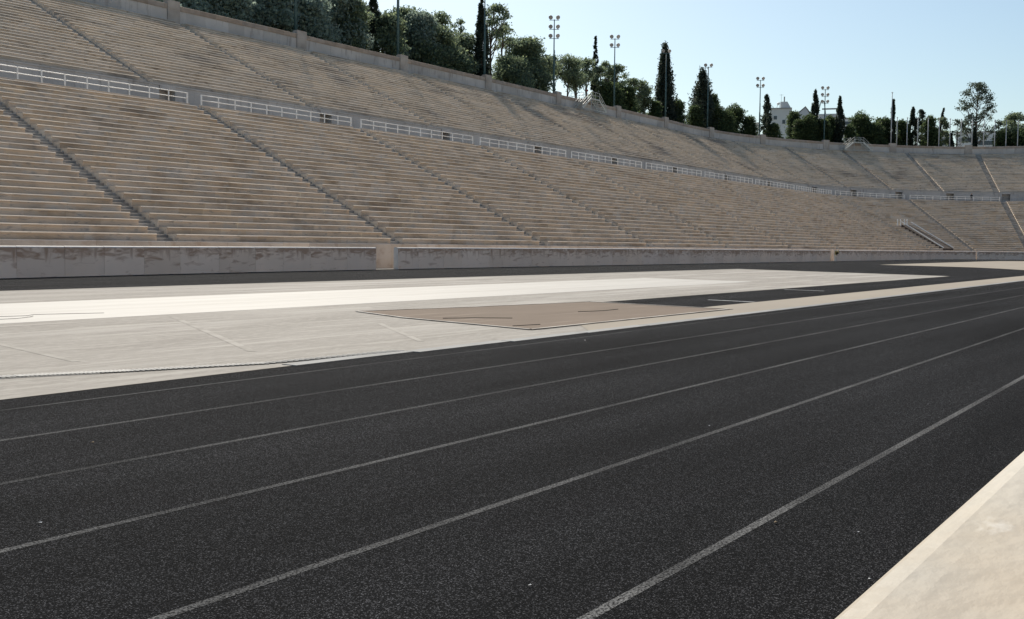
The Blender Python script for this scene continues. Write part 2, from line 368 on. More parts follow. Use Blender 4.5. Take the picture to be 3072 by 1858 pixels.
# sand pit
sp = thing('sand_pit', 'brown sand pit framed by thin white boards beside the tan strip', 'sand pit', (18, 11.5, 0))
c = [(14.1, 9.28), (21.75, 9.2), (22.3, 13.0), (18.5, 13.7), (15.7, 14.45), (14.9, 12.6)]
mb = MB(); mb.poly([(x, y, .013) for x, y in c]); local(sp, mb).build('sand', M['sand'], sp)
for (a, b) in [(0, 1), (1, 2), (2, 3), (3, 4), (4, 5), (5, 0)]:
    mb = MB(); mb.beam((*c[a], .017), (*c[b], .017), .06, .012); local(sp, mb).build('white_board', M['board'], sp)
for pts in [[(15.2, 11.9), (15.7, 11.55), (16.1, 11.0)], [(18.6, 11.1), (19.3, 10.9), (20.0, 10.95)], [(14.5, 9.9), (15.1, 9.75)]]:
    mb = MB(); mb.tube([(x, y, .018) for x, y in pts], .006, 5); local(sp, mb).build('crack', M['black'], sp)
mb = MB(); mb.beam((14.2, 9.2, .02), (21.8, 9.12, .014), .02, .006); local(sp, mb).build('dark_edge', M['black'], sp)
# litter on the track
for i, (px, py, m, s, lab, cat) in enumerate([
        (277, 1331, 'leaf_dry', .013, 'tiny yellowish dry leaf on the black track, near the left edge', 'leaf'),
        (120, 1574, 'paper', .010, 'white scrap of paper on the track between the third and fourth lane line, far left', 'paper scrap'),
        (2128, 1281, 'paper', .008, 'white scrap lying just above the second lane line from the near wall', 'paper scrap'),
        (2575, 1602, 'paper', .008, 'small white scrap on the track next to the nearest lane line', 'paper scrap'),
        (2608, 1743, 'paper', .008, 'pale scrap on the track close to the cream wall edge', 'paper scrap'),
        (2327, 1572, 'leaf_dry', .012, 'thin curled straw beside the nearest lane line', 'straw'),
        (1590, 1762, 'paper', .008, 'small white scrap alone on the track at the bottom centre', 'paper scrap'),
        (1755, 1023, 'paper', .015, 'white scrap on the track near the first lane line, centre of the photo', 'paper scrap')]):
    r = ray(px, py); q = np.array([0, 0, HC])-r*(HC/r[2]); mb = MB()
    A = [(math.cos(t)*s*(1+.4*math.sin(3*t+i)), math.sin(t)*s*.6, .006+.3*s*(.5+.5*math.sin(2*t))) for t in np.linspace(0, 2*math.pi, 8)[:-1]]
    mb.mesh(A+[(0, 0, .004)], [(k, (k+1) % 7, 7) for k in range(7)])
    o = mb.build('scrap' if m == 'paper' else 'leaf', M[m]); o.location = (q[0], q[1], .003); tag(o, lab, cat)

# ------------------------------------------------------------------ parapets round the track
def par_y(x): return 39.3-5/(1+math.exp((x-22)/8))
def PP(u, d):
    if u <= XC: return (u, par_y(u)+d)
    a = math.radians(90-(u-XC)); R = 18.3+d; return (XC+R*math.cos(a), YC+R*math.sin(a))
def par_top(u): return 1.18+.11*min(1, max(0, (u-20)/60.))
def parapet(name, label, u0, u1, slab=2.35):
    root = thing(name, label, 'parapet wall', (*PP((u0+u1)/2, .16), 0), 'marble parapet sections round the track')
    mb = MB(); u = u0; T = .32
    rr = random.Random(int(u0*10))
    while u < u1-1e-3:
        L = slab*rr.uniform(.75, 1.25); L = L if u <= XC else math.degrees(L/18.3); v = min(u1, u+L)
        if u1-v < .4: v = u1
        g = .006 if u <= XC else .02; zt = par_top(u)
        prof = [(0, 0), (0, zt-.06), (.012, zt-.028), (.04, zt-.006), (.085, zt), (T-.085, zt), (T-.04, zt-.006), (T-.012, zt-.028), (T, zt-.06), (T, 0)]
        n = len(prof); segs = 1 if u <= XC else 2
        vs = []
        for k in range(segs+1):
            uu = (u+g)+(v-u-2*g)*k/segs
            if u == u0 and k == 0: uu = u0
            for (d, z) in prof: x, y = PP(uu, d); vs.append((x, y, z))
        fs = []; ms = []
        for k in range(segs):
            for j in range(n-1):
                fs.append((k*n+j, (k+1)*n+j, (k+1)*n+j+1, k*n+j+1)); ms.append(1 if 1 <= j <= 7 else 0)
        fs.append(tuple(range(n))); ms.append(1 if u == u0 else 0); fs.append(tuple(segs*n+k for k in range(n))[::-1]); ms.append(0)
        mb.mesh(vs, fs, ms); u = v
    local(root, mb).build('marble_slabs', [M['parapet_stained'], M['parapet_top']], root)
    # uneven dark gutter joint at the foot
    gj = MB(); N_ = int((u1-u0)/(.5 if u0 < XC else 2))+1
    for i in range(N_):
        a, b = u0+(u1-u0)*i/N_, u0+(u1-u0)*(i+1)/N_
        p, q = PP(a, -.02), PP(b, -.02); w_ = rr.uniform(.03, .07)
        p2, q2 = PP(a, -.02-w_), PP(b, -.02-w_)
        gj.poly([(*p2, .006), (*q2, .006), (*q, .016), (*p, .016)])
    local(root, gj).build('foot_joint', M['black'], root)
    return root
def parapet_mat():
    m = mat('parapet_marble_stained', (.90, .765, .64), (.82, .70, .585), .8, .75, .12, 20, island=.07)
    nt = m.node_tree; L = nt.links; b = nt.nodes['Principled BSDF']; src = b.inputs['Base Color'].links[0].from_socket
    tc = N(nt, 'ShaderNodeTexCoord'); g = N(nt, 'ShaderNodeNewGeometry')
    # rust-brown staining: rivulets that hang from the top edge, and slanting veins; shifted slab by slab
    cx = N(nt, 'ShaderNodeCombineXYZ'); m1 = N(nt, 'ShaderNodeMath', operation='MULTIPLY'); m1.inputs[1].default_value = 37
    L.new(g.outputs['Random Per Island'], m1.inputs[0]); L.new(m1.outputs[0], cx.inputs[0]); L.new(m1.outputs[0], cx.inputs[2])
    va = N(nt, 'ShaderNodeVectorMath', operation='ADD'); L.new(tc.outputs['Object'], va.inputs[0]); L.new(cx.outputs[0], va.inputs[1])
    mp = N(nt, 'ShaderNodeMapping'); mp.inputs['Rotation'].default_value = (0, math.radians(28), 0); mp.inputs['Scale'].default_value = (.8, .8, 3.2)
    L.new(va.outputs[0], mp.inputs[0])
    n = N(nt, 'ShaderNodeTexNoise'); n.inputs['Scale'].default_value = 1.5; n.inputs['Detail'].default_value = 6; n.inputs['Distortion'].default_value = .9
    L.new(mp.outputs[0], n.inputs['Vector'])
    n2 = N(nt, 'ShaderNodeTexNoise'); n2.inputs['Scale'].default_value = 2.2; n2.inputs['Detail'].default_value = 5
    mp2 = N(nt, 'ShaderNodeMapping'); mp2.inputs['Scale'].default_value = (1.7, 1.7, .35); L.new(tc.outputs['Object'], mp2.inputs[0]); L.new(mp2.outputs[0], n2.inputs['Vector'])
    sx = N(nt, 'ShaderNodeSeparateXYZ'); L.new(tc.outputs['Object'], sx.inputs[0])
    h = N(nt, 'ShaderNodeMapRange'); h.inputs[1].default_value = .45; h.inputs[2].default_value = 1.15; h.inputs[3].default_value = -.13; h.inputs[4].default_value = .13
    L.new(sx.outputs[2], h.inputs[0])
    def ramp(sock, lo, hi):
        a = N(nt, 'ShaderNodeMath', operation='ADD'); L.new(sock, a.inputs[0]); L.new(h.outputs[0], a.inputs[1])
        r = N(nt, 'ShaderNodeMapRange'); r.inputs[1].default_value = lo; r.inputs[2].default_value = hi; L.new(a.outputs[0], r.inputs[0]); return r.outputs[0]
    mx = N(nt, 'ShaderNodeMath', operation='MAXIMUM'); L.new(ramp(n.outputs['Fac'], .47, .66), mx.inputs[0]); L.new(ramp(n2.outputs['Fac'], .52, .74), mx.inputs[1])
    sc = N(nt, 'ShaderNodeMath', operation='MULTIPLY'); sc.inputs[1].default_value = .8; L.new(mx.outputs[0], sc.inputs[0])
    c = N(nt, 'ShaderNodeMix', data_type='RGBA'); L.new(sc.outputs[0], c.inputs[0]); L.new(src, c.inputs[6]); c.inputs[7].default_value = (.38, .245, .165, 1)
    L.new(c.outputs[2], b.inputs['Base Color']); return m
M['parapet_stained'] = parapet_mat()
parapet('track_parapet', 'grey marble parapet wall with rusty stains, left of the gap', -12, 43.9)
parapet('track_parapet', 'long grey marble parapet wall between the first gap and the far gap', 45.8, 122.0)
parapet('track_parapet', 'far grey marble parapet wall beyond the second gap, starting the curve', 124.3, XC+37)
parapet('track_parapet', 'curved grey marble parapet wall at the far right end of the track', XC+38.6, XC+176)

# near wall under the camera: only its cream cap shows
def near_wall(x0, x1, y_edge, zt, T, label, mitre=0):
    root = thing('cream_marble_wall', label, 'marble wall', ((x0+x1)/2, y_edge-T/2, 0))
    mb = MB(); prof = [(0, 0), (0, zt-.018), (-.003, zt-.009), (-.009, zt-.003), (-.016, zt-.0006), (-.024, zt), (-T*.35, zt), (-T*.7, zt), (-T+.02, zt), (-T, zt-.02), (-T, 0)]
    xs = [x0, x0+.004, x0+.012, x0+.03] if mitre else [x0]
    xs += list(np.linspace(xs[-1], x1, 14))[1:]
    n = len(prof)
    ins = {0: .03, 1: .018, 2: .008, 3: 0} if mitre else {}
    vs = []
    for i, x in enumerate(xs):
        k = ins.get(i, 0)
        for (d, z) in prof:
            vs.append((x, y_edge+min(d, 0)*(1-k/T*0)-(k if d > -T/2 else -k), z-(k*.8 if z > zt-.1 else 0)))
    fs = [(i*n+j, i*n+j+1, (i+1)*n+j+1, (i+1)*n+j) for i in range(len(xs)-1) for j in range(n-1)]
    fs += [tuple(range(n))[::-1], tuple((len(xs)-1)*n+k for k in range(n))]
    mb.mesh(vs, fs); local(root, mb).build('marble_cap', M['near_marble'], root, smooth=False)
    return root
near_wall(-1.6, .60, .0885, HC-.088, .36, 'smooth cream marble wall top in the bottom right corner')
near_wall(.80, 6, .112, HC-.088, .36, 'rounded end of the next cream marble wall at the right edge', 1)

# ------------------------------------------------------------------ the grandstand
SA = [15.8, 32.6, 49.2, 65.5, 82.1, 98.8, 116.2, 133.3, 151.3, 168.9]
LOW_A = SA+[XC+90-a for a in (73.6, 48.2, 22.8, -2.6, -28, -53.4, -87.9)]
UP_A = SA+[XC+90-a for a in (73.6, 60.9, 48.2, 35.5, 22.8, 10, -2.6, -28, -53.4, -87.9)]
AW = .55
stand = thing('grandstand', 'vast two-tier marble grandstand of stepped seat rows curving round the track', 'grandstand', (90, 62, 0))
def rows(mb, ua, ub, n, d0, z0, seedv):
    rr = random.Random(seedv)
    for i in range(n):
        d = d0+i*TR; z = z0+i*ROW; zt = z+ROW
        a = ua+du(ua+.01, d, AW); b = ub-du(ub-.01, d, AW)
        prof = [(d+.05, z-.01), (d+.05, zt-.085), (d+.004, zt-.072), (d, zt-.026), (d+.04, zt), (d+TR+.06, zt)]
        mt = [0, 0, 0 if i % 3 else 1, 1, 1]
        u = a
        while u < b-1e-4:
            L = rr.uniform(.9, 2.3); L = L if u < XC else math.degrees(L/(R0+d)); v = u+L
            if b-v < L*.35: v = b
            if u < XC-.01 and v > XC: v = XC
            v = min(v, b); n_ = len(prof); jit = rr.uniform(-.004, .004); jz = rr.uniform(-.006, .006)
            vs = [P(uu, dd+(jit if k < 5 else 0), zz+(jz if 0 < k < 4 else 0)) for uu in (u, v) for k, (dd, zz) in enumerate(prof)]
            fs = [(k, n_+k, n_+k+1, k+1) for k in range(n_-1)]; ms = list(mt)
            if u == a: fs.append(tuple(range(n_))); ms.append(1)  # end caps in the paler stone, sunlit cheeks put into the colour
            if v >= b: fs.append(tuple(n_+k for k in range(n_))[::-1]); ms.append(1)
            mb.mesh(vs, fs, ms); u = v
        # bottoms of the end caps
        for e, sg in ((a, 1), (b, -1)):
            q = [P(e, d+.05, z-.4), P(e, d+TR+.06, z-.4), P(e, d+TR+.06, zt), P(e, d+.05, z-.01)]
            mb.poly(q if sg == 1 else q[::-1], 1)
bounds = [-2.0]+LOW_A
for k in range(len(LOW_A)-1):
    mb = MB(); rows(mb, bounds[k+1], bounds[k+2], 27, D1, Z0, 100+k)
    local(stand, mb).build('seating_block', [M['riser'], M['sunlit_lip']], stand)
for k in range(len(UP_A)-1):
    mb = MB(); rows(mb, UP_A[k], UP_A[k+1], 26, D_UP, Z_UP, 300+k)
    local(stand, mb).build('seating_block', [M['riser_up'], M['sunlit_lip']], stand)
def stairs(u, n, d0, z0):
    mb = MB()
    for i in range(n*2):
        d = d0+.30+i*TR/2; z = z0+(i+1)*ROW/2-.02
        a, b = u-du(u, d, AW), u+du(u, d, AW)
        L = 2 if i % 2 else 1
        for q in range(L):
            p, r_ = a+(b-a)*q/L, a+(b-a)*(q+1)/L
            vs = [P(p, d, z-ROW/2-.02), P(r_, d, z-ROW/2-.02), P(r_, d, z-.012), P(p, d, z-.012), P(p, d+.015, z), P(r_, d+.015, z), P(r_, d+TR/2+.01, z), P(p, d+TR/2+.01, z)]
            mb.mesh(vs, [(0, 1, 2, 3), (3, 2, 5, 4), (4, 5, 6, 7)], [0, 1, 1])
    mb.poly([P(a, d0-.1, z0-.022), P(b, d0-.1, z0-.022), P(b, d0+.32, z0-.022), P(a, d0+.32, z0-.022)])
    local(stand, mb).build('stair_flight', [M['step'], M['sunlit_lip']], stand)  # treads and chamfers paler than risers, lit step lines painted in
for u in LOW_A[:-1]: stairs(u, 27, D1, Z0)
for u in UP_A[:-1]: stairs(u, 26, D_UP, Z_UP)
def band(name, m, u0, u1, prof, slab, mats=None, seed=1, gap=.004):
    """strip of stone slabs following the stand, with cross-section prof [(d,z)...]"""
    mb = MB(); u = u0; rr = random.Random(seed); n = len(prof)
    while u < u1-1e-3:
        L = slab*rr.uniform(.7, 1.3); L = L if u < XC else math.degrees(L/(R0+prof[0][0])); v = min(u+L, u1)
        if u < XC-.01 and v > XC: v = XC
        g = gap if u < XC else math.degrees(gap/(R0+prof[0][0]))
        vs = [P(uu, d, z) for uu in (u+g, v-g) for d, z in prof]
        fs = [(k, n+k, n+k+1, k+1) for k in range(n-1)]+[tuple(range(n)), tuple(n+k for k in range(n))[::-1]]
        mb.mesh(vs, fs); u = v
    return local(stand, mb).build(name, m, stand)
band('podium_wall', M['podium'], -12, UEND, [(0, 0), (0, Z0-.03), (.03, Z0), (D1+.3, Z0), (D1+.3, 0)], 1.9, seed=3)
# shallow service trench floor between parapet and podium
mb = MB()
for i in range(60):
    a, b = -12+(UEND+12)*i/60, -12+(UEND+12)*(i+1)/60
    mb.poly([(*PP(a, .3), .012), (*PP(b, .3), .012), P(b, .02, .012), P(a, .02, .012)])
local(stand, mb).build('passage_floor', M['concrete'], stand)
D_BK = D_UP-.25
band('walkway_paving', M['step'], SA[0], UEND, [(D_DIA, DIA_Z-.3), (D_DIA, DIA_Z-.012), (D_DIA+.01, DIA_Z-.006), (D_BK+.2, DIA_Z-.006), (D_BK+.2, DIA_Z-.3)], 1.6, seed=5)
# kerb under the railings, open at each stair
for k in range(len(LOW_A)-1):
    a, b = LOW_A[k], LOW_A[k+1]
    a += du(a+.01, D_DIA, AW-.05); b -= du(b-.01, D_DIA, AW-.05)
    band('railing_kerb', M['riser'], a, b, [(D_DIA+.20, DIA_Z), (D_DIA+.20, 10.90), (D_DIA+.22, 10.92), (D_DIA+.50, 10.92), (D_DIA+.50, DIA_Z)], 1.7, seed=20+k)
# wall behind the walkway, with stair openings beside each upper stair
for k in range(len(UP_A)-1):
    a, b = UP_A[k], UP_A[k+1]
    o1, o2 = a+du(a+.01, D_BK, .9), a+du(a+.01, D_BK, 2.3)
    prof = [(D_BK, DIA_Z-.1), (D_BK, Z_UP-.12), (D_BK-.05, Z_UP-.10), (D_BK-.05, Z_UP), (D_BK+.35, Z_UP), (D_BK+.35, DIA_Z-.1)]
    band('walkway_back_wall', M['wallgrey'], o2, b, prof, 2.2, seed=50+k); band('walkway_back_wall', M['wallgrey'], b, b+du(b+.01, D_BK, .9), prof, 1.5, seed=80+k) if k < len(UP_A)-2 else None
    mb = MB()
    q = lambda u, d, z: P(u, d, z)
    hz = Z_UP-.35
    mb.poly([q(o1, D_BK+.9, DIA_Z), q(o2, D_BK+.9, DIA_Z), q(o2, D_BK+.9, hz), q(o1, D_BK+.9, hz)])
    mb.poly([q(o1, D_BK, DIA_Z), q(o1, D_BK+.9, DIA_Z), q(o1, D_BK+.9, hz), q(o1, D_BK, hz)])
    mb.poly([q(o2, D_BK, DIA_Z), q(o2, D_BK+.9, DIA_Z), q(o2, D_BK+.9, hz), q(o2, D_BK, hz)][::-1])
    mb.mesh([q(u_, d_, z_) for z_ in (hz, Z_UP) for u_, d_ in ((o1, D_BK-.05), (o2, D_BK-.05), (o2, D_BK+.95), (o1, D_BK+.95))], [(0, 3, 2, 1), (4, 5, 6, 7), (0, 1, 5, 4)])
    for s_ in range(5):
        d_ = D_BK+.15+s_*.15; z_ = DIA_Z+.2*(s_+1)
        mb.mesh([q(u_, dd, zz) for zz in (DIA_Z, z_) for u_, dd in ((o1, d_), (o2, d_), (o2, D_BK+.89), (o1, D_BK+.89))], [(0, 1, 5, 4), (4, 5, 6, 7)])
    local(stand, mb).build('stair_opening', M['wallgrey'], stand)

# the opposite side of the stadium, behind the camera: same tiers, in full sun
near = thing('grandstand', 'opposite sunlit side of the marble grandstand behind the near wall', 'grandstand', (60, -25, 0))
def PN(x, d, z): 
    t_ = min(1, max(0, (x-60)/112.)); t_ = t_*t_*(3-2*t_); return (x, -1.9*(1-t_)+.8*t_-d, z)
xs_ = [-70, -30, 0, 30, 60, 75, 90, 105, 120, 135, 150, XC]
def nstrip(mb, prof):
    for a, b in zip(xs_[:-1], xs_[1:]):
        for (d0, z0), (d1, z1) in zip(prof[:-1], prof[1:]): mb.poly([PN(a, d0, z0), PN(a, d1, z1), PN(b, d1, z1), PN(b, d0, z0)])
for nm, n, d0, z0, m in (('lower_seating', 27, D1, Z0, 'riser'), ('upper_seating', 26, D_UP, Z_UP, 'riser_up')):
    mb = MB()
    for i in range(n):
        d, z = d0+i*TR, z0+i*ROW
        nstrip(mb, [(d+.04, z), (d+.04, z+ROW-.09), (d, z+ROW-.08), (d, z+ROW-.01), (d+.02, z+ROW), (d+TR+.05, z+ROW)])
    local(near, mb).build(nm, M[m], near)
mb = MB(); nstrip(mb, [(0, 0), (0, Z0), (D1+.3, Z0)]); local(near, mb).build('podium_wall', M['podium'], near)
mb = MB(); nstrip(mb, [(D_DIA, DIA_Z), (D_BK, DIA_Z), (D_BK, Z_UP), (D_BK+.4, Z_UP)]); local(near, mb).build('walkway', M['wallgrey'], near)
mb = MB(); nstrip(mb, [(D_WALL, Z_WALL-.3), (D_WALL, ZT0), (D_WALL+.4, ZT0), (D_WALL+.4, 0)]); local(near, mb).build('top_wall', M['wallgrey'], near)

# ------------------------------------------------------------------ railings along the walkway
M['railwhite'] = M['railpaint']
nsec = len(LOW_A)-5
ordn = ['first', 'second', 'third', 'fourth', 'fifth', 'sixth', 'seventh', 'eighth', 'ninth', 'tenth', 'eleventh', 'twelfth']
for k in range(nsec):
    ua, ub = LOW_A[k], LOW_A[k+1]; d = D_DIA+.35
    a, b = ua+du(ua+.01, d, AW+.05), ub-du(ub-.01, d, AW+.05)
    mid = (a+b)/2; zr = 10.92
    t = thing('railing', f'white metal two-rail railing on the walkway, {ordn[k]} section from the left', 'railing', P(mid, d, zr), 'white railings along the walkway')
    np_ = max(10, int(round((b-a if ub <= XC else math.radians(b-a)*(R0+d))/1.5)))
    if ua <= XC < ub: np_ = 16
    zt = zr+.72; zm = zr+.36
    for i in range(np_+1):
        u = a+(b-a)*i/np_; mb = MB(); wd = .062 if 0 < i < np_ else .085
        p0, p1 = P(u, d, zr), P(u, d, zt+.03); mb.beam(p0, p1, wd); mb.beam(P(u, d, zr), (p0[0], p0[1], p0[2]+.015), .14, .14)
        local(t, mb).build('post', M['railwhite'], t)
    for nm, z in (('top_rail', zt), ('middle_rail', zm)):
        mb = MB(); mb.tube([P(a+(b-a)*i/np_, d, z) for i in range(np_+1)], .027, 6); local(t, mb).build(nm, M['railwhite'], t, True)

# ------------------------------------------------------------------ top wall with piers
ZT = Z_WALL+1.62
tw = thing('perimeter_wall', 'grey stone wall with brown coping and piers crowning the top row of seats', 'wall', P(120, D_WALL+.2, Z_WALL))
def band2(name, m, u0, u1, prof, slab, seed, parent, gap=.004):
    mb = MB(); u = u0; rr = random.Random(seed); n = len(prof)
    while u < u1-1e-3:
        L = slab*rr.uniform(.8, 1.2); L = L if u < XC else math.degrees(L/(R0+prof[0][0])); v = min(u+L, u1)
        if u < XC-.01 and v > XC: v = XC
        g = gap if u < XC else gap
        vs = [P(uu, d, z) for uu in (u+g, v-g) for d, z in prof]
        mb.mesh(vs, [(k, n+k, n+k+1, k+1) for k in range(n-1)]+[tuple(range(n)), tuple(n+k for k in range(n))[::-1]]); u = v
    return local(parent, mb).build(name, m, parent)
band2('wall_slabs', M['wallgrey'], SA[0], UEND, [(D_WALL, Z_WALL-.4), (D_WALL, ZT-.46), (D_WALL+.4, ZT-.46), (D_WALL+.4, Z_WALL-.4)], 2.4, 8, tw)
band2('coping', M['coping'], SA[0], UEND, [(D_WALL-.05, ZT-.46), (D_WALL-.07, ZT-.38), (D_WALL-.07, ZT-.03), (D_WALL-.02, ZT), (D_WALL+.42, ZT), (D_WALL+.47, ZT-.03), (D_WALL+.47, ZT-.46)], 1.9, 9, tw, .006)
piers = [16.5, 32.2, 48.8, 65.2, 81.5, 98.1, 115.2, 132.6, 150.6, 167.5, XC+11, XC+24.5, XC+38.7, XC+52, XC+65.7, XC+79]
for u in piers:
    mb = MB(); hw = du(u, D_WALL, .68)
    for (d0, d1, z0, z1, ex) in ((-.13, .52, Z_WALL-.4, ZT-.42, 0), (-.15, .54, ZT-.42, ZT+.32, .0), (-.12, .50, ZT+.32, ZT+.37, -.03)):
        h = hw+du(u, D_WALL, ex)
        vs = [P(uu, D_WALL+dd, z) for z in (z0, z1) for uu, dd in ((u-h, d0), (u+h, d0), (u+h, d1), (u-h, d1))]
        mb.mesh(vs, [(0, 3, 2, 1), (4, 5, 6, 7), (0, 1, 5, 4), (1, 2, 6, 5), (2, 3, 7, 6), (3, 0, 4, 7)])
    local(tw, mb).build('pier', M['pillar'], tw)

# ------------------------------------------------------------------ hill behind the stand
def hill_z(u, d):
    e = d-D_WALL
    base = 21.2
    if u < 125: base += min(6, .12*e)*min(1, (125-u)/40)
    else: base -= min(3, .05*e)
    if u > XC: base = 20.2-.02*min(e, 60)
    if e > 90 and u < XC: base -= (e-90)*.2
    return max(base, 1)
mb = MB(); us = list(np.linspace(-30, XC, 34))+list(np.linspace(XC, UEND, 30))[1:]; ds = [.3, 4, 9, 15, 22, 30, 42, 60, 90, 140, 185]
for i in range(len(us)-1):
    for j in range(len(ds)-1):
        q = []
        for (uu, dd) in ((us[i], ds[j]), (us[i+1], ds[j]), (us[i+1], ds[j+1]), (us[i], ds[j+1])):
            x, y, _ = P(uu, D_WALL+dd); q.append((x, y, hill_z(uu, D_WALL+dd)+(.4*math.sin(x*.3)*math.sin(y*.23) if dd > 5 else 0)))
        mb.poly(q)
tag(mb.build('hillside', M['earth']), kind='structure')

# ------------------------------------------------------------------ floodlight masts
def mast(px, pyb, pyt, off, tiers, label, group='green floodlight masts', arms=0):
    p, u = hit(px, pyb, D_WALL+off); zb = hill_z(u, D_WALL+off)
    q, _ = hit(px+(929-pyt)*0, pyt, D_WALL+off); zt = q.z
    t = thing('floodlight_mast', label, 'floodlight mast', (p.x, p.y, zb), group)
    H = zt-zb; mb = MB(); mb.tube([(0, 0, 0), (0, 0, H*.55), (0, 0, H*.56), (0, 0, H)], [.15, .13, .10, .075], 10); mb.build('pole', M['green_pole'], t, True)
    mb = MB(); mb.tube([(0, 0, 0), (0, 0, .3)], .2, 10); mb.tube([(.25, 0, H*.1), (.25, 0, H*.68)], .03, 6); mb.beam((0, 0, H*.66), (.25, 0, H*.66), .05); mb.build('cable_pipe', M['green_pole'], t)
    tx, ty = cr[0], cr[1]; ax = Vector((tx, ty, 0)).normalized(); inw = Vector((-p.x+60, -p.y+20, 0)).normalized()
    for i in range(max(tiers, 1)+arms):
        z = H-.1-i*1.35 if i < tiers else H-tiers*1.35-1.1
        mb = MB(); mb.beam(-ax*.72+Vector((0, 0, z)), ax*.72+Vector((0, 0, z)), .09, .07); mb.build('crossarm', M['green_pole'], t)
        if i >= tiers: continue
        for s in (-1, 1):
            c = ax*s*.52+Vector((0, 0, z+.42)); d = (inw+ax*s*.35+Vector((0, 0, -.55))).normalized()
            pts = [c-d*.42, c-d*.30, c-d*.12, c+d*.05, c+d*.10]
            mb = MB(); mb.tube(pts, [.06, .15, .25, .32, .32], 12); mb.tube([c-d*.1+Vector((0, 0, -.1)), Vector((c.x, c.y, z))], .035, 6)
            o = mb.build('lamp', M['lamp'], t, False); mb = MB(); mb.tube([c+d*.101, c+d*.115], .29, 12); mb.build('lens', M['glass'], o)
    return t
mast(886.5, 98, -330, 3, 2, 'green floodlight mast against the dark pines, leftmost, running out of the top')
mast(1193, 160, -230, 3, 2, 'green floodlight mast rising from the trees past the top edge, left of the tall cypress')
mast(1453, 222, -25, 2.2, 1, 'green floodlight mast standing in front of the tall dark cypress')
mast(1660.5, 275, 58, 3, 3, 'tall floodlight mast with three tiers of lamps above the umbrella pines', )
mast(1842, 308, 115, 3, 2, 'floodlight mast with two tiers of lamps beside the metal stile')
mast(1996, 342, 158, 3, 1, 'floodlight mast hidden in the big conical cypress, lamps peeping from its tip')
mast(2122, 370, 200, 3, 1, 'floodlight mast with one pair of lamps and a bare crossarm behind the ragged conifer', arms=1)
mast(2278, 395, 240, 3, 2, 'floodlight mast with two pairs of lamps alone against the sky')
mast(2472, 418, 268, 3, 3, 'floodlight mast with three tiers of lamps at the right, beside the white buildings')
# tall thin mast and flagpoles
def pole(name, px, pyb, pyt, off, r, m, label, cat, group=None):
    p, u = hit(px, pyb, D_WALL+off); q, _ = hit(px, pyt, D_WALL+off); zb = hill_z(u, D_WALL+off)
    t = thing(name, label, cat, (p.x, p.y, zb), group); H = q.z-zb
    mb = MB(); mb.tube([(0, 0, 0), (0, 0, H*.5), (0, 0, H)], [r, r*.85, r*.7], 8); mb.build('shaft', m, t, True)
    mb = MB(); mb.tube([(0, 0, H), (0, 0, H+.08), (0, 0, H+.16)], [r*1.5, r*1.7, r*.5], 8); mb.build('finial', m, t); return t
pole('mast', 2672.5, 430, 279, 1.5, .11, M['pole_grey'], 'tall thin grey mast beside a slender cypress, taller than the flagpoles', 'mast')
fx = [2689.5, 2720, 2752, 2782.5, 2816, 2848.5, 2882, 2915, 2950, 2983, 3017, 3052]
for i, x in enumerate(fx):
    where = ['leftmost of the row', 'second from the left of the row', 'third from the left, before a dark cypress', 'fourth from the left of the row', 'fifth from the left of the row',
             'sixth from the left, beside a small cypress', 'seventh from the left of the row', 'left of the eucalyptus trunk', 'right of the eucalyptus trunk', 'third from the right of the row', 'second from the right of the row', 'rightmost of the row'][i]
    pole('flagpole', x, 440, 354+.027*(x-2690), 1.2, .10, M['pole_grey'], 'bare pale grey flagpole behind the wall, '+where, 'flagpole', 'bare flagpoles behind the far wall')

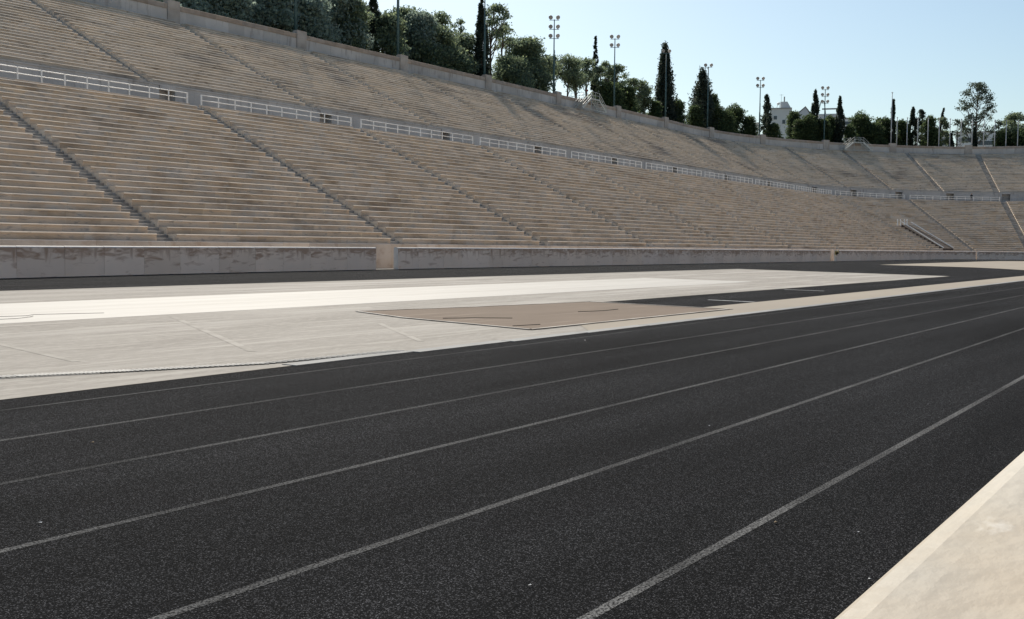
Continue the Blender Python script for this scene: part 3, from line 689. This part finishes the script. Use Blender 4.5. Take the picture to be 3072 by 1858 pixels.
# ------------------------------------------------------------------ metal stiles over the wall
def stile(pxl, pxpl, pxpr, pxr, pyb, off, label):
    pL, uL = hit(pxl, pyb, D_WALL-off); _, uA = hit(pxpl, pyb-30, D_WALL-off); _, uB = hit(pxpr, pyb-30, D_WALL-off); _, uR = hit(pxr, pyb, D_WALL-off)
    zb = Z_WALL; zp = ZT+.12
    t = thing('metal_stile', label, 'metal stairs', P((uL+uR)/2, D_WALL-off, zb), 'metal stiles over the top wall')
    d0 = D_WALL-off; d1 = d0+1.3
    q = lambda u, d, z: Vector(P(u, d, z))
    mb = MB(); mb.mesh([q(u, d, z) for z in (zp-.14, zp) for u, d in ((uA, d0), (uB, d0), (uB, D_WALL+1.8), (uA, D_WALL+1.8))], [(0, 3, 2, 1), (4, 5, 6, 7), (0, 1, 5, 4), (1, 2, 6, 5), (2, 3, 7, 6), (3, 0, 4, 7)])
    local(t, mb).build('platform', M['steel'], t)
    for (a, b) in ((uL, uA), (uR, uB)):
        mb = MB()
        for d in (d0, d1): mb.beam(q(a, d, zb+.02), q(b, d, zp-.05), .06, .24)
        local(t, mb).build('stringer', M['steel'], t)
        mb = MB(); n = 8
        for i in range(n):
            f = (i+.5)/n; u = a+(b-a)*f; z = zb+(zp-zb)*(i+.6)/n; mb.beam(q(u, d0, z), q(u, d1, z), .26, .04)
        local(t, mb).build('treads', M['steel'], t)
    # handrails on the arena side and on the back edge
    for d in (d0, d1):
        mb = MB(); hh = .95
        path = [(uL, zb), (uA, zp), (uB, zp), (uR, zb)]
        for h in (hh, hh*.5):
            for (u1, z1), (u2, z2) in zip(path[:-1], path[1:]):
                if d == d1 and (u1, z1) == (uA, zp): continue
                mb.beam(q(u1, d, z1+h), q(u2, d, z2+h), .045)
        local(t, mb).build('handrail', M['steel'], t)
        for (u, z) in [(uL, zb), ((uL+uA)/2, (zb+zp)/2), (uA, zp), ((uA+uB)/2, zp), (uB, zp), ((uR+uB)/2, (zb+zp)/2), (uR, zb)]:
            mb = MB(); mb.beam(q(u, d, z), q(u, d, z+hh), .045); local(t, mb).build('post', M['steel'], t)
    # rails across the wall and a flight down the far side
    for u in (uA, uB):
        mb = MB(); mb.beam(q(u, d1, zp+.95), q(u, D_WALL+1.8, zp+.95), .045); mb.beam(q(u, d1, zp+.48), q(u, D_WALL+1.8, zp+.48), .04)
        mb.beam(q(u, D_WALL+1.8, zp), q(u, D_WALL+1.8, zp+.95), .045); local(t, mb).build('handrail', M['steel'], t)
    mb = MB(); um = (uA+uB)/2
    for i in range(9):
        z = zp-.25*(i+1); d = D_WALL+1.9+.28*i; mb.beam(q(uA, d, z), q(uB, d, z), .26, .04)
    local(t, mb).build('rear_treads', M['steel'], t)
    mb = MB(); mb.beam(q(uL, d0, zb+.03), q(uR, d0, zb+.03), .08); mb.beam(q(uA, d0, zb), q(uA, d0, zp), .07); mb.beam(q((uA+uB)/2+.3*(uB-uA), d0, zb), q((uA+uB)/2+.3*(uB-uA), d0, zp), .05)
    local(t, mb).build('base_frame', M['steel'], t); return t
stile(1747.7, 1774.4, 1798, 1819, 326, 1.75, 'pale metal stile with handrails climbing over the wall among the umbrella pines')
stile(2534, 2563, 2591, 2618, 451, 1.75, 'pale metal stile shaped like a trapezium over the wall at the far curve')

# ------------------------------------------------------------------ trees
def leaf_mesh(C, size, up=.0, el=1.0):
    """C: Nx3 centres; each gets one crumpled pair of triangles, random orientation"""
    n = len(C); a = rng.normal(size=(n, 3)); a[:, 2] += up*2; a /= np.linalg.norm(a, axis=1)[:, None]
    b = rng.normal(size=(n, 3)); b -= (a*b).sum(1)[:, None]*a; b /= np.linalg.norm(b, axis=1)[:, None]
    s = (size*rng.uniform(.6, 1.4, n))[:, None]
    v = np.stack([C-a*s*el, C+b*s*.55, C+a*s*el, C-b*s*.55+np.cross(a, b)*s*.3], 1).reshape(-1, 3)
    f = np.arange(n*4).reshape(-1, 4); return v, f
def np_obj(name, v, f, m, parent):
    me = bpy.data.meshes.new(name); n = len(f)
    me.vertices.add(len(v)); me.vertices.foreach_set('co', v.astype(np.float32).ravel())
    me.loops.add(n*4); me.loops.foreach_set('vertex_index', f.astype(np.int32).ravel())
    me.polygons.add(n); me.polygons.foreach_set('loop_start', np.arange(0, n*4, 4, dtype=np.int32))
    me.update(calc_edges=True); me.validate(); me.materials.append(m)
    o = bpy.data.objects.new(name, me); COL.objects.link(o); o.parent = parent; return o
def puffs_leaves(puffs, dens, size, el=1.0, up=0):
    out = []
    for (c, r) in puffs:
        r = np.array(r, float); n = int(dens*1.75*(r[0]*r[1]*r[2])**(2/3.)); 
        d = rng.normal(size=(n, 3)); d /= np.linalg.norm(d, axis=1)[:, None]
        rad = rng.uniform(.1, 1.6, n)**.65
        jag = 1+.25*np.sin(d[:, 0]*7+c[0])*np.sin(d[:, 1]*6+c[1])+.18*np.sin(d[:, 2]*9+c[2]*3)
        out.append(np.array(c)+d*(rad*jag)[:, None]*r)
    return leaf_mesh(np.concatenate(out), size, up, el)
def spot(px, pyt, off):
    """foot position on the hill, and tree height, for a crown top seen at (px,pyt)"""
    q, u = hit(px, pyt, D_WALL+off); zb = hill_z(u, D_WALL+off)-.1
    depth = float(np.dot(np.array([q.x, q.y, q.z-HC]), cf)); return Vector((q.x, q.y, zb)), q.z-zb, depth/F_PX
AX = Vector((cr[0], cr[1], 0)).normalized(); AY = Vector((-AX.y, AX.x, 0))
def wp(x, y, z): v = AX*x+AY*y; return (v.x, v.y, z)
def pine(px, pyt, wpx, off, label, base=.35, dens=230, kind='pine', size=.26, lean=0, puff=(.2, .32), n=15, mat_='pine', nm='pine_tree', cat='pine tree', group=None, trunkr=.017, flat=.6, widen=1.35, nf=1.0):
    loc, H, mpp = spot(px, pyt, off); W = wpx*mpp/2*(1.25 if nm == 'broadleaf_tree' else widen*(1.4 if px < 1430 else 1.35 if px < 1960 else 1)); t = thing(nm, label, cat, loc, group)
    rr = random.Random(int(px*7+pyt)); zc = H*base
    puffs = []; n = int(nf*n*(1.25 if base < .3 else 1.15)*max(1, min(2.2, .55*(H-zc)/W)))
    for i in range(n):
        f = (i+.5)/n; z = zc+(H-zc)*f
        wr = W*math.sqrt(max(.06, 1-((f-.38)/.66)**2)); a = rr.uniform(0, 2*math.pi); q = rr.uniform(.15, 1)**.6
        r = rr.uniform(*puff)*max(W, H*.13)*1.1
        x, y = math.cos(a)*max(0, wr-r)*q, math.sin(a)*max(0, wr-r)*q
        z = min(z, H-r*flat)
        puffs.append((wp(x+lean*z/H, y, z), (r, r, r*flat)))
    r = rr.uniform(*puff)*max(W, H*.16); puffs.append((wp(lean, 0, H-r*flat), (r, r, r*flat)))
    v, f = puffs_leaves(puffs, dens, size*.66); np_obj('crown', v, f, M[mat_], t)
    mb = MB(); r0 = max(.1, H*trunkr); bend = rr.uniform(-.05, .05)*H
    def tp(z): s = z/H; return wp(lean*s+bend*math.sin(s*3.1), .3*math.sin(s*4), z)
    zz = [0, H*.2, H*.4, H*.6, H*.8, H*.93]; mb.tube([tp(z) for z in zz], [r0*(1-.8*z/H) for z in zz], 7)
    for (c, _) in puffs[::1]:
        zb = max(H*.22, c[2]-rr.uniform(.12, .28)*H); s = Vector(tp(zb)); e = Vector(c); m_ = (s+e)/2+Vector((0, 0, -.04*H))
        mb.tube([s, m_, e], [r0*.35, r0*.25, r0*.1], 5)
    mb.build('trunk', M['bark'], t); return t
def cypress(px, pyt, wpx, off, label, sparse=0, lean=0, base=.03, group=None, taper=1.0, bottom=None):
    loc, H, mpp = spot(px, pyt, off); W = wpx*mpp/2*(1.15+.6*(taper > 1)); t = thing('cypress_tree', label, 'cypress', loc, group)
    rr = random.Random(int(px)); n = int(H*(9 if not sparse else 4.5)*max(1, W/1.3)); C = []
    for i in range(n):
        f = rr.random(); z = H*(base+(1-base)*f)
        prof = (min(1, (1-f)*2.2)**.75 if taper <= 1 else (1-f)**.8*1.15+.05)*(.65+.35*min(1, f*5))
        a = rr.uniform(0, 2*math.pi); q = rr.uniform(.2, 1)**.5*W*prof*rr.uniform(.75, 1.12)
        r = W*rr.uniform(.22, .42)*(.45+.55*prof); k = int(34 if sparse else 60)
        d = rng.normal(size=(k, 3))*np.array([r*.42, r*.42, r*1.25 if not sparse else r*.9]); c = np.array(wp(math.cos(a)*q+lean*z/H, math.sin(a)*q, min(z, H-r)))
        C.append(c+d)
    tipn = 30; zz = rng.uniform(.82, 1.0, tipn)*H; C.append(np.stack([np.array(wp(lean*z/H, 0, z)) for z in zz])+rng.normal(size=(tipn, 3))*np.array([.08, .08, .1])*max(1, W*.3))
    v, f = leaf_mesh(np.concatenate(C), .17, .5, 1.5); np_obj('crown', v, f, M['cypress'], t)
    mb = MB(); mb.tube([wp(0, 0, 0), wp(lean*.5, 0, H*.5), wp(lean*.95, 0, H*.95)], [max(.1, H*.014), H*.009, .03], 6); mb.build('trunk', M['bark'], t); return t
def bush(px, pyt, wpx, off, label, group=None, dens=230, mat_='bush', size=.24):
    return pine(px, pyt, wpx, off, label, base=.12, dens=dens, size=size, n=16, puff=(.3, .45), mat_=mat_, nm='broadleaf_tree', cat='tree', group=group, flat=.85, trunkr=.02)
G1 = 'dense pines on the hill behind the upper left wall'
lp = [(330, -150, 150, 9), (405, -60, 120, 8), (470, -110, 130, 14), (532, -30, 105, 9), (600, -130, 140, 13), (662, -40, 110, 8), (725, -120, 140, 14), (790, -60, 120, 9), (850, -90, 130, 15),
      (905, -35, 110, 8), (960, -60, 120, 13), (1012, -20, 100, 9)]
kinds = ['leftmost of the pines behind the wall, cut by the top edge', 'dark pine just left of the first sky gap', 'tall pine between the two small sky gaps', 'smaller pine in front at the second sky gap', 'tall pine over the first pier from the left',
         'lower front pine right of the second sky gap', 'tall back pine left of the leftmost mast', 'lower front pine left of the leftmost mast', 'tall back pine just left of the leftmost mast foot', 'front pine right of the leftmost mast', 'broad back pine left of the open sky', 'last front pine before the open sky']
for (x, y, wd, off), kd in zip(lp, kinds): pine(x, y, wd*1.15, off, 'dense green pine: '+kd, base=.10, n=26, puff=(.26, .4), group=G1, dens=260, size=.3, mat_='pine_veiled')
for x, wd, off in [(380, 140, 22), (520, 160, 24), (660, 160, 24), (800, 160, 25), (930, 150, 22)]:
    pine(x, -90, wd, off, 'far pine closing the gaps behind the front pines, around x %d of the hill' % x if False else {380: 'rearmost pine at the far left of the hill', 520: 'rearmost pine behind the second sky gap', 660: 'rearmost pine behind the first pier', 800: 'rearmost pine behind the leftmost mast', 930: 'rearmost pine before the open sky'}[x], base=.04, n=26, puff=(.28, .42), group=G1, dens=240, size=.34, mat_='pine_veiled')
pine(1058, -12, 75, 8, 'pale pine just left of the dark column-shaped tree at the sky edge', base=.15, n=18)
cypress(1122, -45, 44, 9, 'dark column-shaped cypress rising out of the top edge among round pines', taper=.5)
pine(1082, 6, 62, 14, 'pale feathery pine top behind the dark column-shaped cypress', base=.3, n=14, dens=150)
pine(1160, 44, 90, 8, 'round pine right of the dark column-shaped cypress', base=.08, n=20, puff=(.26, .4))
pine(1213, 28, 80, 12, 'pine crown directly right of the second mast', base=.1, n=20, puff=(.26, .4))
pine(1262, 40, 85, 9, 'broad green pine right of the second mast', base=.1, mat_='pine_veiled', n=22, puff=(.26, .4))
pine(1318, 40, 75, 13, 'open-crowned pine with sky showing through, upper left slope', base=.35, n=14, dens=140)
pine(1300, 84, 110, 8, 'low wide pine under the open-crowned one', base=.06, n=22, puff=(.28, .42))
pine(1384, 57, 52, 11, 'thin feathery pine left of the tall cypress', base=.45, n=9, dens=110)
pine(1388, 108, 90, 8, 'low bushy pine at the foot of the feathery one', base=.10, n=18, puff=(.26, .4))
pine(1345, 140, 90, 7, 'short dark pine just above the wall left of the tall cypress', base=.05, n=16, puff=(.28, .42))
cypress(1446, -8, 36, 5, 'tall dark cypress touching the top edge of the photo', taper=.45)
cypress(1461, 108, 14, 6, 'small thin cypress sprig between the tall cypress and the bare pine trunk', sparse=1)
t = pine(1486, 15, 66, 8, 'tall pine with a bare trunk and high crown right of the tall cypress', base=.68, n=13, dens=190, trunkr=.018)
pine(1512, 68, 52, 9, 'pine bough spreading right of the high crown', base=.72, n=7, dens=150)
pine(1528, 112, 80, 11, 'thin see-through pine left of the big round pine', base=.4, n=12, dens=110)
pine(1583, 118, 95, 8, 'big round dark pine left of the tallest lamp mast', base=.12, n=26, puff=(.24, .36))
pine(1535, 172, 100, 7, 'low bushy pine between the bare trunk and the big round pine', base=.04, n=22, puff=(.28, .42))
pine(1598, 168, 70, 7, 'right shoulder pine of the big round pine', base=.10, n=16)
G2 = 'umbrella pines with bare trunks above the wall'
up = [(1642, 170, 62, 7, 'first umbrella pine, left of the three-tier mast'), (1668, 167, 46, 10, 'umbrella pine right behind the three-tier mast'), (1703, 170, 62, 8, 'umbrella pine with the roundest bright green top'),
      (1737, 176, 44, 11, 'small umbrella pine between two larger ones'), (1757, 176, 50, 8, 'umbrella pine with a leaning trunk left of the thin spire cypress'), (1728, 205, 60, 7, 'low umbrella pine above the thin fence')]
for x, y, wd, off, lab in up: pine(x, y, wd, off, lab, base=.66, n=8, puff=(.28, .42), group=G2, dens=210, trunkr=.02, lean=random.uniform(-.8, .8), size=.22)
cypress(1787, 108, 20, 9, 'thin ragged spire cypress above the left end of the first stile', sparse=1)
pine(1800, 200, 52, 8, 'pine at the foot of the thin spire cypress', base=.4, n=12)
pine(1817, 186, 38, 10, 'small pine between the thin spire cypress and the two-tier mast', base=.5, n=10)
pine(1850, 195, 52, 9, 'pine whose crown the two-tier mast passes through', base=.35, n=15)
bush(1830, 250, 85, 6, 'dark rounded tree right behind the first stile')
pine(1905, 236, 68, 9, 'flat-topped pine right of the two-tier mast', base=.5, n=14)
bush(1885, 262, 64, 6, 'dark dense tree under the flat-topped pine'); pine(1938, 268, 44, 8, 'small pine left of the big conical cypress', base=.4, n=12)
cypress(1996, 142, 46, 7, 'big conical dark cypress standing clear against the sky', taper=1.5)
bush(2030, 302, 56, 6, 'low bushy tree at the right foot of the big conical cypress'); bush(1968, 306, 44, 6, 'low bushy tree at the left foot of the big conical cypress')
cypress(2108, 213, 66, 6, 'ragged broad conifer with crooked tips left of a mast', taper=2.0, sparse=1)
cypress(2112, 250, 52, 8, 'darker inner conifer behind the ragged one', taper=1.6)
bush(2085, 318, 50, 5, 'dark tree at the left foot of the ragged conifer'); bush(2140, 285, 44, 8, 'round tree right of the ragged conifer')
bush(2150, 318, 60, 5, 'dark bushy tree right of the third mast from the right')
bush(2205, 322, 78, 8, 'rounded green tree with a sunny top between two masts'); bush(2178, 336, 60, 5, 'low dark tree in front of the rounded green one'); bush(2248, 352, 50, 6, 'low dark tree left of the lone two-pair mast')
cypress(2301, 284, 34, 6, 'ragged cypress right of the lone two-pair mast', sparse=1); cypress(2303, 300, 24, 7, 'slim dark cypress behind the ragged one')
bush(2322, 372, 46, 5, 'low tree at the foot of the ragged cypress by the white building'); bush(2384, 337, 46, 9, 'round green tree in front of the white building'); bush(2398, 362, 46, 6, 'dark tree right in front of the white building')
cypress(2446, 274, 28, 7, 'tall spindle cypress left of the three-tier mast at the right', sparse=0); bush(2428, 346, 56, 6, 'spreading tree at the left foot of the spindle cypress'); bush(2470, 360, 50, 6, 'dark tree right of the spindle cypress')
bush(2490, 350, 48, 8, 'dark round tree below the roof truss building'); cypress(2521, 292, 24, 6, 'slender pointed cypress left of the far stile')
bush(2582, 346, 84, 9, 'wide green tree behind the far stile'); bush(2548, 378, 44, 5, 'dark low tree left behind the far stile'); bush(2628, 372, 56, 6, 'dark low tree right behind the far stile'); bush(2655, 356, 46, 8, 'dark tree left of the tall thin mast')
bush(2636, 355, 16, 11, 'tiny round treetop poking above the dark hedge')
cypress(2681, 297, 13, 6, 'very thin cypress beside the tall thin mast'); bush(2706, 362, 46, 8, 'low tree behind the first two flagpoles')
cypress(2740, 327, 27, 8, 'dark rounded cypress between the second and third flagpoles', taper=.4); pine(2764, 330, 36, 10, 'dark pine right of the rounded cypress', base=.1, n=16, mat_='cypress')
cypress(2800, 326, 9, 9, 'small leaning cypress tip above the trees between flagpoles', lean=2.2, sparse=1); bush(2790, 352, 46, 7, 'dark tree behind the fourth flagpole')
pine(2828, 353, 48, 9, 'dark-topped pine behind the fifth flagpole', base=.35, n=14); bush(2806, 398, 40, 6, 'low dark shrub-like tree behind the fourth flagpole')
pine(2873, 360, 58, 9, 'sparse layered pine behind the sixth and seventh flagpoles', base=.3, n=11, dens=110, mat_='euca', flat=.35)
cypress(2854, 402, 13, 5, 'small dark cypress by the sixth flagpole'); cypress(2924, 385, 15, 5, 'small dark cypress left of the eucalyptus trunk')
pine(2932, 248, 128, 9, 'large airy eucalyptus with a pale trunk standing above the other trees', base=.28, n=38, puff=(.10, .18), dens=110, widen=1.0, mat_='euca', nm='eucalyptus_tree', cat='eucalyptus', flat=.75, trunkr=.012)
pine(2995, 362, 46, 9, 'small airy tree right of the eucalyptus', base=.3, n=10, dens=120, mat_='euca'); pine(3046, 340, 84, 9, 'dark broad pine at the right edge behind the flagpoles', base=.35, n=18)
bush(3005, 395, 50, 6, 'dark low tree behind the third flagpole from the right'); bush(3060, 392, 66, 6, 'dark low tree at the right edge of the photo')

# ------------------------------------------------------------------ buildings beyond the trees
def bld(pxa, pxb, pyt, dist, label, roof='flat', depth=14, m='render_wall', rise=0, wins=()):
    def at(px, py):
        r = ray(px, py); r = r/np.linalg.norm(r[:2]); return Vector((r[0]*dist, r[1]*dist, HC+r[2]*dist))
    A, B = at(pxa, pyt), at(pxb, pyt); zb = 14; H = A.z-zb
    ax = (B-A); ax.z = 0; W = ax.length; ax.normalize(); ang = math.atan2(ax.y, ax.x)
    t = thing('building', label, 'building', (A.x, A.y, zb), None, ang)
    mb = MB()
    if roof == 'gable':
        xs = [0, W*.75, W]; zs = [H-rise, H, H-rise*.55]
        for y in (0, depth): mb.poly([(0, y, 0), (W, y, 0), (W, y, zs[2]), (xs[1], y, zs[1]), (0, y, zs[0])][::1 if y == 0 else -1])
        mb.poly([(0, 0, 0), (0, 0, zs[0]), (0, depth, zs[0]), (0, depth, 0)]); mb.poly([(W, 0, 0), (W, depth, 0), (W, depth, zs[2]), (W, 0, zs[2])])
        mb.build('wall', M[m], t); r = MB()
        r.mesh([(-.3, -.3, zs[0]), (xs[1], -.3, zs[1]+.05), (W+.3, -.3, zs[2]), (-.3, depth, zs[0]), (xs[1], depth, zs[1]+.05), (W+.3, depth, zs[2]), (-.3, -.3, zs[0]+.25), (xs[1], -.3, zs[1]+.3), (W+.3, -.3, zs[2]+.25), (-.3, depth, zs[0]+.25), (xs[1], depth, zs[1]+.3), (W+.3, depth, zs[2]+.25)],
               [(6, 7, 10, 9), (7, 8, 11, 10), (0, 1, 7, 6), (1, 2, 8, 7), (0, 6, 9, 3), (2, 5, 11, 8)]); r.build('roof', M['roof'], t)
    else:
        mb.box((0, 0, 0), (W, depth, H)); mb.build('wall', M[m], t)
        r = MB(); r.box((-.2, -.2, H), (W+.2, depth+.2, H+.35)); r.build('roof', M['roof'] if roof == 'flat' else M['white'], t)
    for (fx_, fz, ww, hh) in wins:
        f = MB(); x = fx_*W; z = H-fz; f.box((x, -.08, z), (x+ww, .02, z+hh)); o = f.build('window', M['white'], t)
        f = MB(); f.box((x+.12, -.12, z+.12), (x+ww-.12, -.075, z+hh-.12)); f.build('pane', M['window'], o)
    return t, W, H
t, W, H = bld(2313, 2374, 328, 330, 'white apartment house with a stepped roof and water heater behind the ragged cypress', wins=[(.12, 3.2, 1.2, 1.3), (.55, 4.5, 1.1, 1.4), (.3, 7.5, 1.2, 1.4)])
mb = MB(); mb.box((W*.45, 2, H+.34), (W*.8, 9, H+2.4)); mb.poly([(W*.8, 2, H+2.4), (W, 2, H+.36), (W*.8, 2, H+.36)]); mb.build('roof_room', M['render_wall'], t)
mb = MB(); mb.tube([(W*.30, 1, H+1.5), (W*.42, 1, H+1.9)], .35, 10); mb.beam((W*.28, 1, H+.35), (W*.33, 1, H+1.5), .12); mb.beam((W*.42, 1, H+.35), (W*.4, 1, H+1.8), .12); mb.build('water_heater', M['white'], t)
mb = MB(); mb.box((W*.62, 2.2, H+2.35), (W*.68, 3, H+3.9)); mb.build('chimney', M['roof'], t)
mb = MB(); mb.beam((W*.5, 5, H+2.3), (W*.5, 5, H+5), .08); mb.beam((W*.4, 5, H+4.8), (W*.6, 5, H+4.8), .06); mb.build('aerial', M['steel'], t)
bld(2370, 2432, 323, 345, 'white house with a sloping gable roof behind the round green tree', 'gable', rise=4.2, wins=[(.80, 4.0, 3.4, 1.7), (.52, 14, 1.4, 3)])
t, W, H = bld(2456, 2520, 346, 360, 'low white hall with a dark roof beam carried above it', 'white', depth=18, wins=[(.25, 3.4, W if False else 9, 1.3), (.25, 6.5, 9, 1.3)])
mb = MB(); mb.beam((1, 0, H+1.9), (W*.98, 0, H+1.9), .4, .45); mb.build('roof_beam', M['roof'], t)
mb = MB(); mb.beam((-1.2, 0, H-3), (.6, 0, H+4.2), .3); mb.beam((2.6, 0, H-3), (1.6, 0, H+4.2), .3); mb.beam((.5, 0, H+4.2), (1.7, 0, H+4.2), .4); mb.build('support_frame', M['steel'], t)
bld(2240, 2276, 371, 420, 'pale low building seen between the lone mast and the rounded tree', wins=[(.2, 2.4, 2, 1.2)])
bld(2530, 2552, 357, 380, 'pale house peeping out right of the slender cypress')
bld(2760, 2850, 408, 330, 'pale grey block seen under the trees between the flagpoles', wins=[(.1, 3, 2.5, 1.4), (.4, 3, 2.5, 1.4), (.7, 3, 2.5, 1.4)], m='render_wall')
bld(2868, 2990, 400, 360, 'wide pale grey block low behind the eucalyptus trunk', wins=[(.08, 3, 3, 1.5), (.3, 3, 3, 1.5), (.55, 4, 3, 1.5), (.8, 4, 3, 1.5)])

# ------------------------------------------------------------------ small things on and behind the wall
def fence(pxa, pxb, pyb, off, h, label):
    a, ua = hit(pxa, pyb, D_WALL+off); b, ub = hit(pxb, pyb, D_WALL+off); zb = hill_z(ua, D_WALL+off)
    a.z = b.z = 0; t = thing('metal_fence', label, 'fence', (a.x, a.y, zb)); v = b-a; n = 8
    for i in range(n+1): mb = MB(); p = v*i/n; mb.beam((p.x, p.y, 0), (p.x, p.y, h), .05); mb.build('post', M['steel'], t)
    for z in (h, h*.75): mb = MB(); mb.beam((0, 0, z), (v.x, v.y, z), .04); mb.build('rail', M['steel'], t)
fence(1708, 1776, 285, 2.4, 3.1, 'thin grey metal fence behind the wall left of the first stile')
p, u = hit(1761.5, 272, D_WALL+2.3); t = thing('round_sign', 'small round dark red sign on a post beside the first stile', 'sign', (p.x, p.y, hill_z(u, D_WALL+2.3)))
mb = MB(); hz = p.z-t.location.z; f3 = Vector((-cf[0], -cf[1], 0)).normalized(); mb.tube([Vector((0, 0, hz))-f3*.02, Vector((0, 0, hz))+f3*.02], .17, 16); mb.build('disc', M['red_sign'], t)
mb = MB(); mb.tube([(0, 0, 0), (0, 0, hz-.1)], .03, 6); mb.build('post', M['steel'], t)

# people: one at the walkway railing, one behind the top wall
def person_build(loc, rz, label, top, h=1.7):
    import bmesh
    t = thing('person', label, 'person', loc, None, rz); k = h/1.7
    V = [(0, 0, .95), (0, .0, 1.12), (0, .01, 1.32), (0, 0, 1.44), (0, .01, 1.53), (0, .02, 1.62),
         (.17, 0, 1.40), (.22, .02, 1.13), (.17, .16, .98), (-.17, 0, 1.40), (-.22, .02, 1.13), (-.17, .16, .98),
         (.09, 0, .90), (.10, .02, .50), (.10, 0, .09), (.10, .15, .04), (-.09, 0, .90), (-.11, .03, .50), (-.11, 0, .09), (-.11, .15, .04)]
    Ed = [(0, 1), (1, 2), (2, 3), (3, 4), (4, 5), (2, 6), (6, 7), (7, 8), (2, 9), (9, 10), (10, 11), (0, 12), (12, 13), (13, 14), (14, 15), (0, 16), (16, 17), (17, 18), (18, 19)]
    Rr = [.14, .13, .15, .06, .07, .09, .055, .045, .035, .055, .045, .035, .085, .06, .04, .035, .085, .06, .04, .035]
    bm = bmesh.new(); lay = bm.verts.layers.skin.verify()
    vs = [bm.verts.new(tuple(c*k for c in v)) for v in V]
    for i, v in enumerate(vs): v[lay].radius = (Rr[i]*k, Rr[i]*k); v[lay].use_root = (i == 0)
    for a, b in Ed: bm.edges.new((vs[a], vs[b]))
    me = bpy.data.meshes.new('body'); bm.to_mesh(me); bm.free(); me.materials.append(top)
    o = bpy.data.objects.new('body', me); COL.objects.link(o); o.parent = t
    o.modifiers.new('skin', 'SKIN'); sb = o.modifiers.new('sub', 'SUBSURF'); sb.levels = sb.render_levels = 1
    def ell(name, c, r, m):
        mb = MB(); n1, n2 = 8, 12; q = [(c[0]*k, c[1]*k, (c[2]+r[2])*k)]
        for i in range(1, n1):
            th = math.pi*i/n1
            for j in range(n2): ph = 2*math.pi*j/n2; q.append(((c[0]+r[0]*math.sin(th)*math.cos(ph))*k, (c[1]+r[1]*math.sin(th)*math.sin(ph))*k, (c[2]+r[2]*math.cos(th))*k))
        q.append((c[0]*k, c[1]*k, (c[2]-r[2])*k)); fs = [(0, 1+j, 1+(j+1) % n2) for j in range(n2)]
        for i in range(n1-2): fs += [(1+i*n2+j, 1+(i+1)*n2+j, 1+(i+1)*n2+(j+1) % n2, 1+i*n2+(j+1) % n2) for j in range(n2)]
        fs += [(len(q)-1, 1+(n1-2)*n2+(j+1) % n2, 1+(n1-2)*n2+j) for j in range(n2)]
        mb.mesh(q, fs); return mb.build(name, m, t, True)
    ell('face', (0, .035, 1.60), (.078, .095, .115), M['skin']); ell('hair', (0, .005, 1.635), (.09, .10, .105), M['hair'])
    return t
p, u = hit(2914.5, 592, D_DIA+1.2); q = P(u, D_DIA+1.2, DIA_Z)
person_build(q, math.radians(120), 'person in black standing behind the far walkway railing', M['dark_cloth'], 1.6)
p, u = hit(1738.5, 278, D_WALL+1.6)
person_build((p.x, p.y, hill_z(u, D_WALL+1.6)+.8), math.radians(160), 'person in dark red clothes standing behind the top wall left of the first stile', M['red_cloth'], 1.65)

# ------------------------------------------------------------------ white-railed ramp over the far seats
p1, u1 = hit(2842, 748, 1.0); p2, u2 = hit(2718, 684, 8.2)
t = thing('ramp', 'grey ramp with white side rails laid over the lower seats at the far curve', 'ramp', P(u1, 1, Z0))
q = lambda u, d, z: Vector(P(u, d, z))
zt_ = max(p2.z, 5.7); d_t = 8.2; hw = lambda d: math.degrees(1.15/(R0+d))
mb = MB(); a0, a1 = q(u1-hw(1), .8, Z0+.35), q(u1+hw(1), .8, Z0+.35); b0, b1 = q(u2-hw(8), d_t, zt_), q(u2+hw(8), d_t, zt_)
lo = Vector((0, 0, -1.5))
mb.mesh([a0, a1, b1, b0, a0+lo*.2, a1+lo*.2, b1+lo, b0+lo], [(0, 1, 2, 3), (0, 4, 5, 1), (0, 3, 7, 4), (1, 5, 6, 2), (3, 2, 6, 7)])
local(t, mb).build('deck', M['bark'], t)
for a, b in ((a0, b0), (a1, b1)):
    mb = MB(); up_ = Vector((0, 0, .5)); mb.beam(a+up_*.2, b+up_, .13, .12); local(t, mb).build('side_rail', M['white'], t)
for i, px in enumerate([2692.5, 2701.5, 2713, 2721]):
    s, us_ = hit(px, 680, 8.6); top, _ = hit(px, 658, 8.6)
    zb = s.z; tt = thing('white_post', 'slim turned white post above the far ramp, '+['leftmost of four', 'second of four', 'third of four', 'rightmost of four'][i], 'post', (s.x, s.y, zb), 'white posts at the head of the far ramp')
    Hh = top.z-zb; mb = MB(); mb.tube([(0, 0, 0), (0, 0, Hh*.1), (0, 0, Hh*.16), (0, 0, Hh*.5), (0, 0, Hh*.74), (0, 0, Hh*.8), (0, 0, Hh*.86), (0, 0, Hh)], [.17, .17, .09, .10, .09, .15, .09, .07], 10); mb.build('shaft', M['white'], tt, True)
    mb = MB(); mb.box((-.19, -.19, -.6), (.19, .19, .02)); mb.build('plinth', M['white'], tt)

# dry weeds growing on the wall cap and in the parapet gap
for px, py, lab in [(2497, 748, 'tuft of dry yellow weeds on the parapet at the second gap')]:
    u = 123.9; t = thing('weed_tuft', lab, 'weed', (*PP(u, -.1), 1.0))
    C = rng.normal(size=(90, 3))*np.array([.16, .10, .09]); v, f = leaf_mesh(C, .09, .6, 1.6); np_obj('blades', v, f, M['dryweed'], t)
